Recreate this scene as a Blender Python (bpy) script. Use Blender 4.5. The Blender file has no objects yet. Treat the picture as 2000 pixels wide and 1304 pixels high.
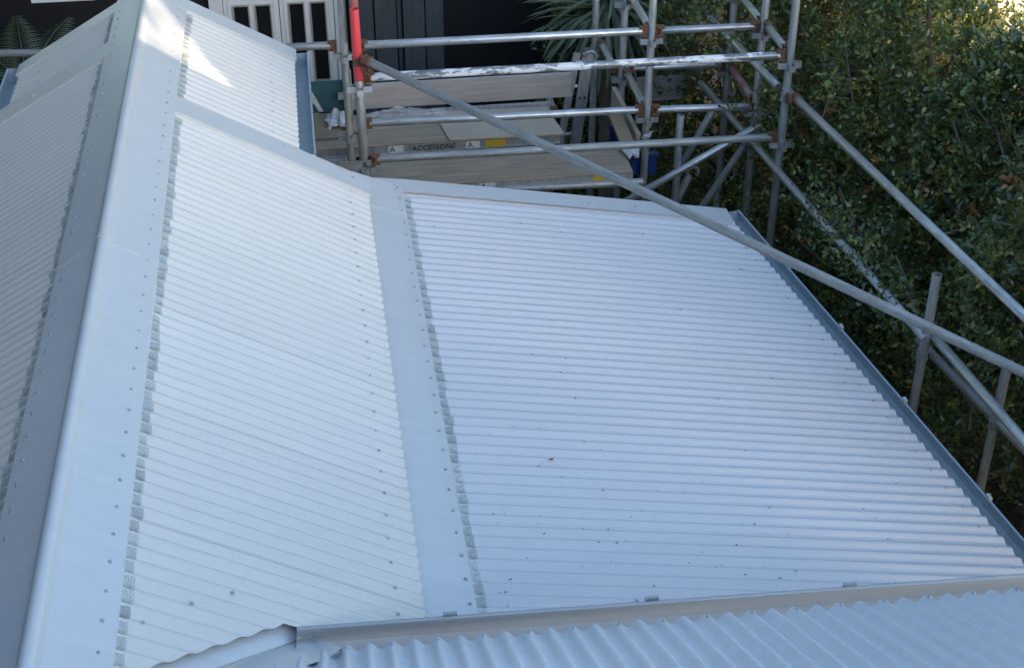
import bpy, bmesh, math, random
import numpy as np
from mathutils import Vector, Matrix, Quaternion
R = math.radians
random.seed(7); rng = np.random.default_rng(7)
scene = bpy.context.scene
col = scene.collection

# ------------------------------------------------------------------ camera
F, CX, CY = 2848.0, 1000.0, 652.0                # photo pixels (2000 x 1304)
PITCH, HEAD = R(33.134), R(8.314)                # looking down; heading right of the ridge line (+Y)
CAM = np.array([0.0, 0.0, 7.6])
fwh = np.array([math.sin(HEAD), math.cos(HEAD), 0.0]); rgt = np.array([math.cos(HEAD), -math.sin(HEAD), 0.0])
upv = np.array([0, 0, 1.0])
fwd = fwh*math.cos(PITCH) - upv*math.sin(PITCH)
dwn = -(fwh*math.sin(PITCH) + upv*math.cos(PITCH))
cd = bpy.data.cameras.new('camera'); cam = bpy.data.objects.new('camera', cd); col.objects.link(cam)
cd.sensor_width = 36.0; cd.lens = 36.0*F/2000.0; cd.clip_start = 0.05; cd.clip_end = 400
cam.matrix_world = Matrix(((rgt[0], -dwn[0], -fwd[0], CAM[0]), (rgt[1], -dwn[1], -fwd[1], CAM[1]),
                           (rgt[2], -dwn[2], -fwd[2], CAM[2]), (0, 0, 0, 1)))
scene.camera = cam

# ------------------------------------------------------------------ sky, sun, exposure
SUN_EL = R(10.0); SUN_AZ = math.atan2(0.479, -0.878)      # azimuth measured from +Y towards +X
sdir = Vector((math.sin(SUN_AZ)*math.cos(SUN_EL), math.cos(SUN_AZ)*math.cos(SUN_EL), math.sin(SUN_EL)))
w = bpy.data.worlds.new('World'); scene.world = w; w.use_nodes = True
nt = w.node_tree; nt.nodes.clear()
sky = nt.nodes.new('ShaderNodeTexSky'); sky.sky_type = 'NISHITA'; sky.sun_disc = False
sky.sun_elevation = SUN_EL; sky.sun_rotation = SUN_AZ; sky.altitude = 50; sky.air_density = 1.0; sky.dust_density = 1.25; sky.ozone_density = 2.1
bg = nt.nodes.new('ShaderNodeBackground'); bg.inputs[1].default_value = 0.15
wo = nt.nodes.new('ShaderNodeOutputWorld')
nt.links.new(sky.outputs[0], bg.inputs[0]); nt.links.new(bg.outputs[0], wo.inputs[0])
sl = bpy.data.lights.new('sun', 'SUN'); sl.energy = 2.0; sl.angle = R(0.2); sl.color = (1.0, 0.83, 0.60)
so = bpy.data.objects.new('sun', sl); col.objects.link(so)
so.rotation_euler = sdir.to_track_quat('Z', 'Y').to_euler(); so.location = (6, -10, 12)
scene.view_settings.view_transform = 'Standard'; scene.view_settings.look = 'None'
scene.view_settings.exposure = 2.22; scene.view_settings.gamma = 1.0

# ------------------------------------------------------------------ pixel helpers
def ray(x, y): return rgt*(x-CX)/F + dwn*(y-CY)/F + fwd
def on(x, y, p, n):
    d = ray(x, y); p = np.array(p, float); n = np.array(n, float)
    return CAM + d*((p-CAM) @ n/(d @ n))
def onZ(x, y, z): return on(x, y, (0, 0, z), (0, 0, 1))
def onY(x, y, v): return on(x, y, (0, v, 0), (0, 1, 0))
def onX(x, y, v): return on(x, y, (v, 0, 0), (1, 0, 0))

# ------------------------------------------------------------------ object helpers
def link(name, me, mat=None, parent=None, **tags):
    o = bpy.data.objects.new(name, me); col.objects.link(o)
    if mat is not None and me is not None and len(me.materials) == 0: me.materials.append(mat)
    if parent is not None: o.parent = parent
    for k, v in tags.items(): o[k] = v
    return o
def thing(name, label, cat, loc=(0, 0, 0), group=None):
    o = bpy.data.objects.new(name, None); col.objects.link(o); o.location = loc
    o.empty_display_size = 0.1
    o['label'] = label; o['category'] = cat
    if group: o['group'] = group
    return o
def mesh(name, v, f, smooth=False):
    me = bpy.data.meshes.new(name)
    me.from_pydata([tuple(map(float, p)) for p in v], [], [tuple(q) for q in f])
    if smooth:
        for p in me.polygons: p.use_smooth = True
    me.update(); return me
class MB:
    def __init__(s): s.v = []; s.f = []
    def add(s, v, f):
        b = len(s.v); s.v += [tuple(map(float, p)) for p in v]; s.f += [tuple(i+b for i in q) for q in f]; return s
    def box(s, a, b):
        x0, y0, z0 = a; x1, y1, z1 = b
        return s.add([(x0,y0,z0),(x1,y0,z0),(x1,y1,z0),(x0,y1,z0),(x0,y0,z1),(x1,y0,z1),(x1,y1,z1),(x0,y1,z1)],
                     [(0,3,2,1),(4,5,6,7),(0,1,5,4),(1,2,6,5),(2,3,7,6),(3,0,4,7)])
    def bar(s, p, q, wd, ht, up=(0, 0, 1)):
        p, q = Vector(p), Vector(q); d = (q-p).normalized(); u = Vector(up); r = d.cross(u)
        if r.length < 1e-4: r = d.cross(Vector((0, 1, 0)))
        r.normalize(); u = r.cross(d)
        c = []
        for e in (p, q):
            for a, b in ((-1,-1),(1,-1),(1,1),(-1,1)): c.append(e + r*(a*wd/2) + u*(b*ht/2))
        return s.add(c, [(0,1,2,3),(7,6,5,4),(0,4,5,1),(1,5,6,2),(2,6,7,3),(3,7,4,0)])
    def poly(s, pts, n, th):     # flat plate: outline extruded along n
        n = Vector(n).normalized(); k = len(pts); t = [Vector(p) for p in pts]; b = [p-n*th for p in t]
        f = [tuple(range(k)), tuple(range(2*k-1, k-1, -1))] + [(i, k+i, k+(i+1)%k, (i+1)%k) for i in range(k)]
        return s.add(t+b, f)
    def tube(s, pts, r, n=8, cap=True):
        pts = [Vector(p) for p in pts]; rr = r if hasattr(r, '__len__') else [r]*len(pts); rings = []
        for i, p in enumerate(pts):
            d = (pts[min(i+1, len(pts)-1)]-pts[max(i-1, 0)]).normalized()
            a = d.orthogonal().normalized() if i == 0 else (a - d*a.dot(d)).normalized()
            b = d.cross(a)
            rings.append([p + (a*math.cos(t)+b*math.sin(t))*rr[i] for t in [2*math.pi*k/n for k in range(n)]])
        f = []
        for i in range(len(pts)-1):
            for k in range(n): f.append((i*n+k, i*n+(k+1)%n, (i+1)*n+(k+1)%n, (i+1)*n+k))
        if cap: f += [tuple(range(n-1, -1, -1)), tuple(range((len(pts)-1)*n, len(pts)*n))]
        return s.add([q for g in rings for q in g], f)
    def me(s, name='part', smooth=False): return mesh(name, s.v, s.f, smooth)
    def build(s, name, mat, parent=None, smooth=False, **tags): return link(name, s.me(name, smooth), mat, parent, **tags)
def bevel(o, wd, seg=2):
    m = o.modifiers.new('bevel', 'BEVEL'); m.width = wd; m.segments = seg; m.limit_method = 'ANGLE'; m.angle_limit = R(40); return o

# ------------------------------------------------------------------ materials
def newmat(name):
    m = bpy.data.materials.new(name); m.use_nodes = True
    n = m.node_tree; b = n.nodes['Principled BSDF']; return m, n, b
def N(n, t, **k):
    q = n.nodes.new(t)
    for a, v in k.items(): setattr(q, a, v)
    return q
def noise(n, scale, detail=4, rough=0.55, coord='Object', mapping=None, rand=False):
    tc = N(n, 'ShaderNodeTexCoord'); t = N(n, 'ShaderNodeTexNoise'); t.inputs['Scale'].default_value = scale
    t.inputs['Detail'].default_value = detail; t.inputs['Roughness'].default_value = rough
    src = tc.outputs[coord]
    if rand:
        oi = N(n, 'ShaderNodeObjectInfo'); ml = N(n, 'ShaderNodeMath', operation='MULTIPLY'); ml.inputs[1].default_value = 57.0
        n.links.new(oi.outputs['Random'], ml.inputs[0])
        va = N(n, 'ShaderNodeVectorMath', operation='ADD'); n.links.new(src, va.inputs[0]); n.links.new(ml.outputs[0], va.inputs[1]); src = va.outputs[0]
    if mapping:
        mp = N(n, 'ShaderNodeMapping'); mp.inputs['Scale'].default_value = mapping; n.links.new(src, mp.inputs[0]); src = mp.outputs[0]
    n.links.new(src, t.inputs[0]); return t.outputs[0]
def ramp(n, src, stops):
    r = N(n, 'ShaderNodeValToRGB'); e = r.color_ramp.elements
    while len(e) < len(stops): e.new(0.5)
    for q, (p, c) in zip(e, stops): q.position = p; q.color = (*c, 1) if len(c) == 3 else c
    n.links.new(src, r.inputs[0]); return r.outputs[0]
def mix(n, fac, a, b):
    m = N(n, 'ShaderNodeMix', data_type='RGBA')
    if hasattr(fac, 'links'): n.links.new(fac, m.inputs[0])
    else: m.inputs[0].default_value = fac
    for s, v in ((6, a), (7, b)):
        if hasattr(v, 'links'): n.links.new(v, m.inputs[s])
        else: m.inputs[s].default_value = (*v, 1)
    return m.outputs[2]
def bump(n, b, h, strength, dist=0.01):
    q = N(n, 'ShaderNodeBump'); q.inputs['Strength'].default_value = strength; q.inputs['Distance'].default_value = dist
    n.links.new(h, q.inputs['Height']); n.links.new(q.outputs[0], b.inputs['Normal'])

def mat_paint(name, c, rough=0.34, oil=0.0, specks=0.0, dirt=0.08):
    m, n, b = newmat(name)
    big = noise(n, 1.1, 1.5, 0.4, coord='Object'); fine = noise(n, 26, 3)
    streak = noise(n, 1.6, 5, 0.6, coord='Object', mapping=(0.55, 9, 2))
    c0 = mix(n, ramp(n, streak, [(0.15, (0, 0, 0)), (0.9, (1, 1, 1))]), tuple(min(0.9, x*(1+dirt)) for x in c), tuple(x*(1-dirt*2.5) for x in c))
    c1 = mix(n, ramp(n, fine, [(0.45, (0, 0, 0)), (0.8, (1, 1, 1))]), c0, tuple(x*(1-dirt*1.3) for x in c))
    if specks:
        sp = noise(n, 95, 2, 0.5); c1 = mix(n, ramp(n, sp, [(0.70, (0, 0, 0)), (0.76, (specks,)*3)]), c1, (0.16, 0.14, 0.12))
    oi = N(n, 'ShaderNodeObjectInfo'); hv = N(n, 'ShaderNodeHueSaturation'); mv = N(n, 'ShaderNodeMapRange'); mv.inputs['To Min'].default_value = 0.975; mv.inputs['To Max'].default_value = 1.02
    n.links.new(oi.outputs['Random'], mv.inputs[0]); n.links.new(mv.outputs[0], hv.inputs['Value']); n.links.new(c1, hv.inputs['Color'])
    n.links.new(hv.outputs[0], b.inputs['Base Color'])
    b.inputs['Roughness'].default_value = rough
    b.inputs['Specular IOR Level'].default_value = 0.5
    if oil: bump(n, b, noise(n, 1.9, 2, 0.35, mapping=(1, 0.6, 1)), oil, 0.05)
    return m
ROOF = (0.735, 0.695, 0.63)
M_sheet = mat_paint('roof_sheet_paint', ROOF, 0.24, dirt=0.025)
M_flash = mat_paint('flashing_paint', (0.63, 0.635, 0.63), 0.28, oil=0.07, dirt=0.04)
M_low = mat_paint('low_roof_paint', (0.675, 0.665, 0.67), 0.26, specks=0.4, dirt=0.025)
M_near = mat_paint('near_roof_paint', (0.72, 0.755, 0.785), 0.24, specks=0.25, dirt=0.04)
M_gut = mat_paint('gutter_paint', (0.46, 0.48, 0.49), 0.34, oil=0.05)
M_gutb = mat_paint('side_gutter_paint', (0.42, 0.50, 0.55), 0.34, oil=0.05)

def mat_galv(name, c=(0.66, 0.68, 0.69), rust=0.0, paint=None, pamt=0.5, metallic=0.7, rough=0.32):
    m, n, b = newmat(name)
    a = noise(n, 9, 6, 0.65, rand=True); s = noise(n, 30, 5, 0.7, mapping=(1, 1, 0.18), rand=True)
    cc = mix(n, ramp(n, s, [(0.3, (0, 0, 0)), (0.7, (1, 1, 1))]), tuple(x*0.5 for x in c), c)
    cc = mix(n, ramp(n, noise(n, 42, 3, 0.6, rand=True), [(0.66, (0, 0, 0)), (0.72, (0.7, 0.7, 0.7))]), cc, (0.10, 0.09, 0.08))
    if rust: cc = mix(n, ramp(n, a, [(0.62-rust*0.3, (0, 0, 0)), (0.72, (1, 1, 1))]), cc, (0.16, 0.075, 0.04))
    if paint:
        pm = ramp(n, noise(n, 13, 8, 0.72, mapping=(1, 1, 0.35), rand=True), [(0.60-pamt*0.25, (0, 0, 0)), (0.63-pamt*0.25, (1, 1, 1))])
        cc = mix(n, pm, cc, paint)
        mm = N(n, 'ShaderNodeMapRange'); mm.inputs['To Min'].default_value = metallic; mm.inputs['To Max'].default_value = 0.0
        n.links.new(pm, mm.inputs[0]); n.links.new(mm.outputs[0], b.inputs['Metallic'])
    else: b.inputs['Metallic'].default_value = metallic
    n.links.new(cc, b.inputs['Base Color'])
    rr = N(n, 'ShaderNodeMapRange'); rr.inputs['To Min'].default_value = rough-0.08; rr.inputs['To Max'].default_value = rough+0.2
    n.links.new(a, rr.inputs[0]); n.links.new(rr.outputs[0], b.inputs['Roughness'])
    bump(n, b, s, 0.12, 0.002); return m
M_galv = mat_galv('galvanised_tube')
M_galvd = mat_galv('dull_galvanised_tube', (0.40, 0.42, 0.41), rough=0.45, metallic=0.45)
M_galvw = mat_galv('white_flaked_tube', (0.36, 0.37, 0.38), paint=(0.74, 0.76, 0.76), pamt=0.40)
M_galvr = mat_galv('red_smudged_tube', (0.46, 0.48, 0.5), paint=(0.42, 0.16, 0.13), pamt=0.05)
M_rust = mat_galv('rusty_steel', (0.19, 0.10, 0.06), rust=0.7, metallic=0.15, rough=0.7)
M_redp = mat_galv('red_painted_tube', (0.5, 0.09, 0.08), paint=(0.62, 0.055, 0.065), pamt=1.6, metallic=0.1, rough=0.5)
M_redf = mat_galv('faded_red_tube', (0.38, 0.36, 0.36), paint=(0.36, 0.12, 0.11), pamt=0.55, metallic=0.2, rough=0.5)
M_screw = mat_galv('screw_metal', (0.66, 0.68, 0.70), metallic=0.25, rough=0.3)
M_alu = mat_galv('aluminium', (0.55, 0.57, 0.58), metallic=0.6, rough=0.42)

def mat_wood(name, c, c2, scale=(1.2, 18, 18), rough=0.75, b_=0.25):
    m, n, b = newmat(name)
    g = noise(n, 2.6, 7, 0.65, mapping=scale, rand=True); k = noise(n, 1.8, 3, rand=True)
    cc = mix(n, ramp(n, g, [(0.3, (0, 0, 0)), (0.72, (1, 1, 1))]), c2, c)
    cc = mix(n, ramp(n, k, [(0.45, (0, 0, 0)), (0.85, (0.6,)*3)]), cc, tuple(x*0.6 for x in c))
    n.links.new(cc, b.inputs['Base Color']); b.inputs['Roughness'].default_value = rough; bump(n, b, g, b_, 0.004); return m
M_ply = mat_wood('weathered_plywood', (0.40, 0.32, 0.235), (0.19, 0.15, 0.11))
M_plyd = mat_wood('brown_plywood', (0.32, 0.24, 0.16), (0.20, 0.15, 0.10))
M_toe = mat_wood('grey_timber', (0.46, 0.43, 0.40), (0.30, 0.28, 0.26))
M_pine = mat_wood('pale_pine', (0.46, 0.40, 0.32), (0.36, 0.30, 0.23))
def mat_plain(name, c, rough=0.6, var=0.18, scale=9, metallic=0.0):
    m, n, b = newmat(name)
    a = noise(n, scale, 5, rand=True)
    n.links.new(mix(n, ramp(n, a, [(0.35, (0, 0, 0)), (0.75, (1, 1, 1))]), c, tuple(x*(1-var) for x in c)), b.inputs['Base Color'])
    b.inputs['Roughness'].default_value = rough; b.inputs['Metallic'].default_value = metallic; return m
M_white = mat_plain('white_house_paint', (0.72, 0.74, 0.75), 0.5, 0.1, 3)
M_putty = mat_plain('tape_border', (0.34, 0.32, 0.25), 0.7)
M_darkpan = mat_wood('dark_stained_board', (0.065, 0.078, 0.092), (0.04, 0.05, 0.06), scale=(14, 14, 1.0))
M_shade = mat_plain('shade_black', (0.010, 0.010, 0.012), 0.9)  # deep shade put into the colour as near-black
M_pane = mat_plain('dark_glass', (0.012, 0.013, 0.016), 0.12, 0.1)
M_teal = mat_plain('teal_banner', (0.03, 0.10, 0.125), 0.6, 0.3, 6)
M_print = mat_plain('white_print', (0.6, 0.62, 0.6), 0.6)
M_ink = mat_plain('black_print', (0.012, 0.012, 0.014), 0.6)
M_yellow = mat_plain('yellow_sticker', (0.50, 0.33, 0.03), 0.6)
M_blue = mat_plain('blue_plastic', (0.015, 0.045, 0.17), 0.4)
M_cloth = mat_plain('white_rag', (0.50, 0.52, 0.52), 0.8, 0.3, 14)
M_wall = mat_plain('render_wall', (0.50, 0.48, 0.44), 0.85, 0.15, 2)
M_dark = mat_plain('brown_brick', (0.13, 0.10, 0.085), 0.9, 0.25, 5)
M_tileroof = mat_plain('grey_roofing', (0.18, 0.18, 0.19), 0.7, 0.2, 3)
M_bark = mat_plain('grey_bark', (0.15, 0.125, 0.10), 0.9, 0.4, 20)
M_twig = mat_plain('pale_twig', (0.22, 0.185, 0.15), 0.85, 0.4, 20)
M_deadleaf = mat_plain('dry_leaf', (0.15, 0.12, 0.10), 0.8, 0.5, 40)
M_redleaf = mat_plain('red_brown_leaf', (0.20, 0.05, 0.035), 0.7, 0.4, 40)
m_, n_, b_ = newmat('clear_plastic_film'); M_film = m_
b_.inputs['Base Color'].default_value = (0.8, 0.82, 0.84, 1); b_.inputs['Roughness'].default_value = 0.22; b_.inputs['Alpha'].default_value = 0.13

m_, n_, b_ = newmat('expanded_mesh'); M_mesh = m_           # galvanised expanded mesh: wires with holes between
tc = N(n_, 'ShaderNodeTexCoord'); vo = N(n_, 'ShaderNodeTexVoronoi'); vo.feature = 'DISTANCE_TO_EDGE'; vo.inputs['Scale'].default_value = 120
vo.inputs['Randomness'].default_value = 0.25; n_.links.new(tc.outputs['Object'], vo.inputs['Vector'])
hole = ramp(n_, vo.outputs['Distance'], [(0.15, (1, 1, 1)), (0.23, (0.25, 0.25, 0.25))])
n_.links.new(hole, b_.inputs['Alpha']); oi_ = N(n_, 'ShaderNodeObjectInfo'); n_.links.new(ramp(n_, oi_.outputs['Random'], [(0.0, (0.40, 0.42, 0.41)), (0.6, (0.60, 0.62, 0.59)), (1.0, (0.46, 0.46, 0.43))]), b_.inputs['Base Color']); b_.inputs['Roughness'].default_value = 0.5; b_.inputs['Metallic'].default_value = 0.3

def mat_leaf(name, tr=0.22, rough=0.24, spec=0.9):
    m, n, b = newmat(name)
    at = N(n, 'ShaderNodeVertexColor'); at.layer_name = 'tint'
    n.links.new(at.outputs[0], b.inputs['Base Color']); b.inputs['Roughness'].default_value = rough; b.inputs['Specular IOR Level'].default_value = spec
    t = N(n, 'ShaderNodeBsdfTranslucent'); hs = N(n, 'ShaderNodeHueSaturation'); hs.inputs['Value'].default_value = 2.4; hs.inputs['Hue'].default_value = 0.47
    n.links.new(at.outputs[0], hs.inputs['Color']); n.links.new(hs.outputs[0], t.inputs[0])
    mx = N(n, 'ShaderNodeMixShader'); mx.inputs[0].default_value = tr
    n.links.new(b.outputs[0], mx.inputs[1]); n.links.new(t.outputs[0], mx.inputs[2])
    n.links.new(mx.outputs[0], n.nodes['Material Output'].inputs[0]); return m
M_leaf = mat_leaf('hedge_leaf')
M_sword = mat_plain('sword_leaf', (0.10, 0.145, 0.085), 0.45, 0.5, 3)
M_frond = mat_plain('palm_frond', (0.07, 0.10, 0.045), 0.5, 0.4, 6)

# ------------------------------------------------------------------ ground
m_, n_, b_ = newmat('garden_soil'); M_soil = m_
g1 = noise(n_, 0.5, 6); g2 = noise(n_, 12, 5)
cc = mix(n_, ramp(n_, g2, [(0.3, (0, 0, 0)), (0.7, (1, 1, 1))]), (0.03, 0.025, 0.018), (0.07, 0.055, 0.04))
far = N(n_, 'ShaderNodeSeparateXYZ'); tcg = N(n_, 'ShaderNodeTexCoord'); n_.links.new(tcg.outputs['Object'], far.inputs[0])
lawn = mix(n_, ramp(n_, g1, [(0.35, (0, 0, 0)), (0.7, (1, 1, 1))]), (0.14, 0.14, 0.05), (0.26, 0.21, 0.11))
mr = N(n_, 'ShaderNodeMapRange'); mr.inputs['From Min'].default_value = 6.5; mr.inputs['From Max'].default_value = 7.5; n_.links.new(far.outputs[0], mr.inputs[0])
n_.links.new(mix(n_, mr.outputs[0], cc, lawn), b_.inputs['Base Color']); b_.inputs['Roughness'].default_value = 0.95; bump(n_, b_, g2, 0.5, 0.05)
link('ground', mesh('ground', [(-150, -150, 0), (150, -150, 0), (150, 150, 0), (-150, 150, 0)], [(0, 1, 2, 3)]), M_soil, kind='structure')

# ------------------------------------------------------------------ roofs
TA = 0.57; PITCHR = 0.0762
XR, ZR = -1.045, 4.187                                  # ridge line of the crest planes
def zA(x): return ZR - TA*(x-XR)
def zC(x): return ZR + TA*(x-XR)
TB = math.tan(R(10))
def zB(x): return 3.288 - TB*(x-0.48)
AMP = 0.0084

screw_me = None
def make_screw():
    mb = MB(); n = 10
    for r0, z0, r1, z1 in ((0.0115, 0.0, 0.0105, 0.003), (0.0105, 0.003, 0.006, 0.0035)):
        v = [(r0*math.cos(6.2832*k/n), r0*math.sin(6.2832*k/n), z0) for k in range(n)]+[(r1*math.cos(6.2832*k/n), r1*math.sin(6.2832*k/n), z1) for k in range(n)]
        mb.add(v, [(k, (k+1)%n, n+(k+1)%n, n+k) for k in range(n)])
    n = 6
    v = [(0.0062*math.cos(1.0472*k), 0.0062*math.sin(1.0472*k), z) for z in (0.003, 0.0095) for k in range(n)]
    mb.add(v, [(k, (k+1)%n, n+(k+1)%n, n+k) for k in range(n)]+[tuple(range(n, 2*n))])
    return mb.me('screw')
screw_me = make_screw(); screw_me.materials.append(M_screw)
def screw(parent, p, nrm):
    o = bpy.data.objects.new('screw', screw_me); col.objects.link(o); o.parent = parent
    q = Vector((0, 0, 1)).rotation_difference(Vector(nrm)) @ Quaternion((0, 0, 1), random.uniform(0, 6))
    o.rotation_mode = 'QUATERNION'; o.rotation_quaternion = q; s = random.uniform(0.70, 0.86); o.scale = (s, s, s)
    o.location = Vector(p) - (Vector(parent.location) if parent.type == 'EMPTY' else Vector((0, 0, 0)))
    return o

def corr(v, ph, pitch=PITCHR, amp=AMP):        # crest at 0, valley at -2*amp
    c = math.cos(2*math.pi*(v-ph)/pitch)
    return amp*(c-1)
def sheet_mesh(y0, y1, xf0, xf1, zf, ph, nrm, lift_lo=0.0, lap=0.06, across='y', nseg=8, nx=6, pitch=PITCHR, amp=AMP):
    """corrugated sheet: ribs run from xf0(y) to xf1(y); profile varies along y; thin with a turned edge"""
    step = pitch/nseg; ny = max(2, int(round((y1-y0)/step)))
    v = []; f = []; n = Vector(nrm).normalized(); th = 0.0022
    for layer in (0, 1):
        for i in range(ny+1):
            y = y0 + (y1-y0)*i/ny
            l = lift_lo*max(0.0, 1-(y-y0)/lap)
            for k in range(nx+1):
                t = k/nx; x = xf0(y)*(1-t) + xf1(y)*t
                p = Vector((x, y, zf(x, y))) + n*(corr(y, ph, pitch, amp) + l - (th if layer else 0))
                v.append(p)
    W_ = nx+1; T = (ny+1)*W_
    for i in range(ny):
        for k in range(nx):
            a = i*W_+k; f.append((a, a+1, a+W_+1, a+W_)); f.append((T+a, T+a+W_, T+a+W_+1, T+a+1))
    for k in range(nx):
        a = k; f.append((a, T+a, T+a+1, a+1)); a = ny*W_+k; f.append((a, a+1, T+a+1, T+a))
    for i in range(ny):
        a = i*W_; f.append((a, a+W_, T+a+W_, T+a)); a = i*W_+nx; f.append((a, T+a, T+a+W_, a+W_))
    me = mesh('roof_sheet', v, f, True)
    # keep the cut edges crisp
    if hasattr(me, 'set_sharp_from_angle'): me.set_sharp_from_angle(angle=R(55))
    return me
def sheets(parent, ys, xf0, xf1, zf, ph, nrm, mat, lift=0.0022, **k):
    out = []
    for a, b in zip(ys[:-1], ys[1:]):
        o = link('roof_sheet', sheet_mesh(a, b+0.035, xf0, xf1, zf, ph, nrm, lift_lo=lift, **k), mat, parent); out.append(o)
    return out

nA = Vector((TA, 0, 1)).normalized(); nC = Vector((-TA, 0, 1)).normalized()
gable = thing('gable_roof', 'off-white corrugated gable roof with a rolled ridge cap between two slopes', 'roof')
PH = 4.348
# slope A, near section: its near end is cut along the valley with the near roof
def cutA(y, full):
    # valley cut: from (-0.257,4.04) towards (-0.703,3.63) on the slope
    if y >= 4.04: return full
    return min(full, -0.257 + (y-4.04)*1.088)
ysA = [3.30, 4.348, 5.11, 5.872, 6.634, 7.396, 8.06]
for o in sheets(gable, ysA, lambda y: -0.93, lambda y: cutA(y, 0.282), lambda x, y: zA(x), PH, nA, M_sheet, nx=14): pass
ysA2 = [8.15, 8.93, 9.74]
sheets(gable, ysA2, lambda y: -0.93, lambda y: -0.115, lambda x, y: zA(x)-0.006, PH, nA, M_sheet)
ysC = [3.30, 4.25, 5.01, 5.775, 6.54, 7.30, 8.06, 8.86]
sheets(gable, ysC, lambda y: -1.16, lambda y: -2.35, lambda x, y: zC(x), PH+0.03, nC, M_sheet)
sheets(gable, [9.10, 9.76], lambda y: -1.16, lambda y: -1.985, lambda x, y: zC(x)-0.006, PH+0.03, nC, M_sheet)

# flat cappings (barge style) running down the slopes
def capping(parent, name, x0, x1, y0, y1, zf, nrm, mat, h=0.007, drop=0.03, thick=0.002):
    n = Vector(nrm); a = [Vector((x0, y0, zf(x0)))+n*h, Vector((x1, y0, zf(x1)))+n*h, Vector((x1, y1, zf(x1)))+n*h, Vector((x0, y1, zf(x0)))+n*h]
    mb = MB(); K = 8
    top = []
    for yy in (y0, y1):
        for k in range(K+1):
            x = x0+(x1-x0)*k/K; top.append(Vector((x, yy, zf(x)))+n*h)
    f = [(k, k+1, K+1+k+1, K+1+k) for k in range(K)]
    mb.add(top, f)
    for yy, sgn in ((y0, -1), (y1, 1)):
        p = [Vector((x0, yy, zf(x0)))+n*h, Vector((x1, yy, zf(x1)))+n*h]
        mb.add(p+[q-n*drop+Vector((0, sgn*0.004, 0)) for q in p], [(0, 1, 3, 2)])
    for xx in (x0, x1):
        p = [Vector((xx, y0, zf(xx)))+n*h, Vector((xx, y1, zf(xx)))+n*h]
        mb.add(p+[q-n*drop for q in p], [(0, 1, 3, 2)])
    o = mb.build(name, mat, parent); return o
capA = capping(gable, 'barge_capping', -0.90, 0.292, 7.985, 8.195, zA, nA, M_flash, h=0.008)
capC = capping(gable, 'barge_capping', -1.275, -2.36, 8.865, 9.12, zC, nC, M_flash, h=0.008)
capA2 = capping(gable, 'barge_capping', -0.90, -0.108, 9.63, 9.82, zA, nA, M_flash, h=0.008)
capC2 = capping(gable, 'barge_capping', -1.19, -2.0, 9.66, 9.84, zC, nC, M_flash, h=0.008)
for x in (-0.24,): 
    screw(capA2, Vector((x, 9.72, zA(x)))+nA*0.008, nA)
screw(capA, Vector((-0.21, 8.14, zA(-0.21)))+nA*0.008, nA); screw(capA, Vector((0.19, 8.12, zA(0.19)))+nA*0.008, nA)
screw(capC, Vector((-1.78, 8.99, zC(-1.78)))+nC*0.008, nC)

# ridge capping: two flanges and a half round roll, in two lengths with a lap joint
def ridge(y0, y1, off, name='ridge_cap'):
    prof = []
    w1 = 0.236
    prof.append((XR-w1-0.004, zC(XR-w1)-0.006)); prof.append((XR-w1, zC(XR-w1)+0.006))
    prof.append((XR-w1*0.5, zC(XR-w1*0.5)+0.012)); prof.append((XR-0.040, zC(XR-0.040)+0.014))
    for k in range(9):
        t = math.pi*(1-k/8); prof.append((XR+0.034*math.cos(t), ZR+0.004+0.036*math.sin(t)))
    prof.append((XR+0.040, zA(XR+0.040)+0.014)); prof.append((XR+w1*0.5, zA(XR+w1*0.5)+0.012))
    prof.append((XR+w1, zA(XR+w1)+0.006)); prof.append((XR+w1+0.004, zA(XR+w1)-0.006))
    ys = [y0+(y1-y0)*i/24 for i in range(25)]; v = []; f = []; P = len(prof)
    for y in ys:
        for x, z in prof: v.append((x, y, z+off))
    for i in range(len(ys)-1):
        for k in range(P-1): f.append((i*P+k, i*P+k+1, (i+1)*P+k+1, (i+1)*P+k))
    # near edge lip so the lap reads as a thin edge
    b = len(v)
    for x, z in prof: v.append((x, y0, z+off-0.006))
    for k in range(P-1): f.append((k, b+k, b+k+1, k+1))
    me = mesh('ridge_cap', v, f, True)
    if hasattr(me, 'set_sharp_from_angle'): me.set_sharp_from_angle(angle=R(28))
    return link(name, me, M_flash, gable)
rc1 = ridge(3.0, 6.30, 0.0); rc2 = ridge(6.235, 9.86, 0.0055)
k = 0; y = 3.465
while y < 9.8:
    rc = rc1 if y < 6.24 else rc2; o_ = 0.0 if y < 6.24 else 0.0055
    yj = y + random.uniform(-0.008, 0.008)
    screw(rc, (-0.852, yj, zA(-0.852)+0.008+o_), nA)
    screw(rc, (-1.238, yj+0.03, zC(-1.238)+0.008+o_), nC)
    y += 0.1524
# screws along the eaves of slope A
y = 4.291
while y < 7.95: screw(gable, Vector((0.163+random.uniform(-.006, .006), PH+round((y-PH)/PITCHR)*PITCHR, zA(0.163))), nA); y += 0.1524
y = 8.33
while y < 9.62: screw(gable, Vector((-0.27+random.uniform(-.006, .006), PH+round((y-PH)/PITCHR)*PITCHR, zA(-0.27)-0.006)), nA); screw(gable, Vector((-1.80, y+0.8, zC(-1.80)-0.004)), nC) if y+0.8 < 9.65 else None; y += 0.1524
for px, py in ((375, 1178), (455, 1157), (280, 1215)):
    p = on(px, py, (XR, 0, ZR), (TA, 0, 1)); screw(gable, Vector(p), nA)

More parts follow.
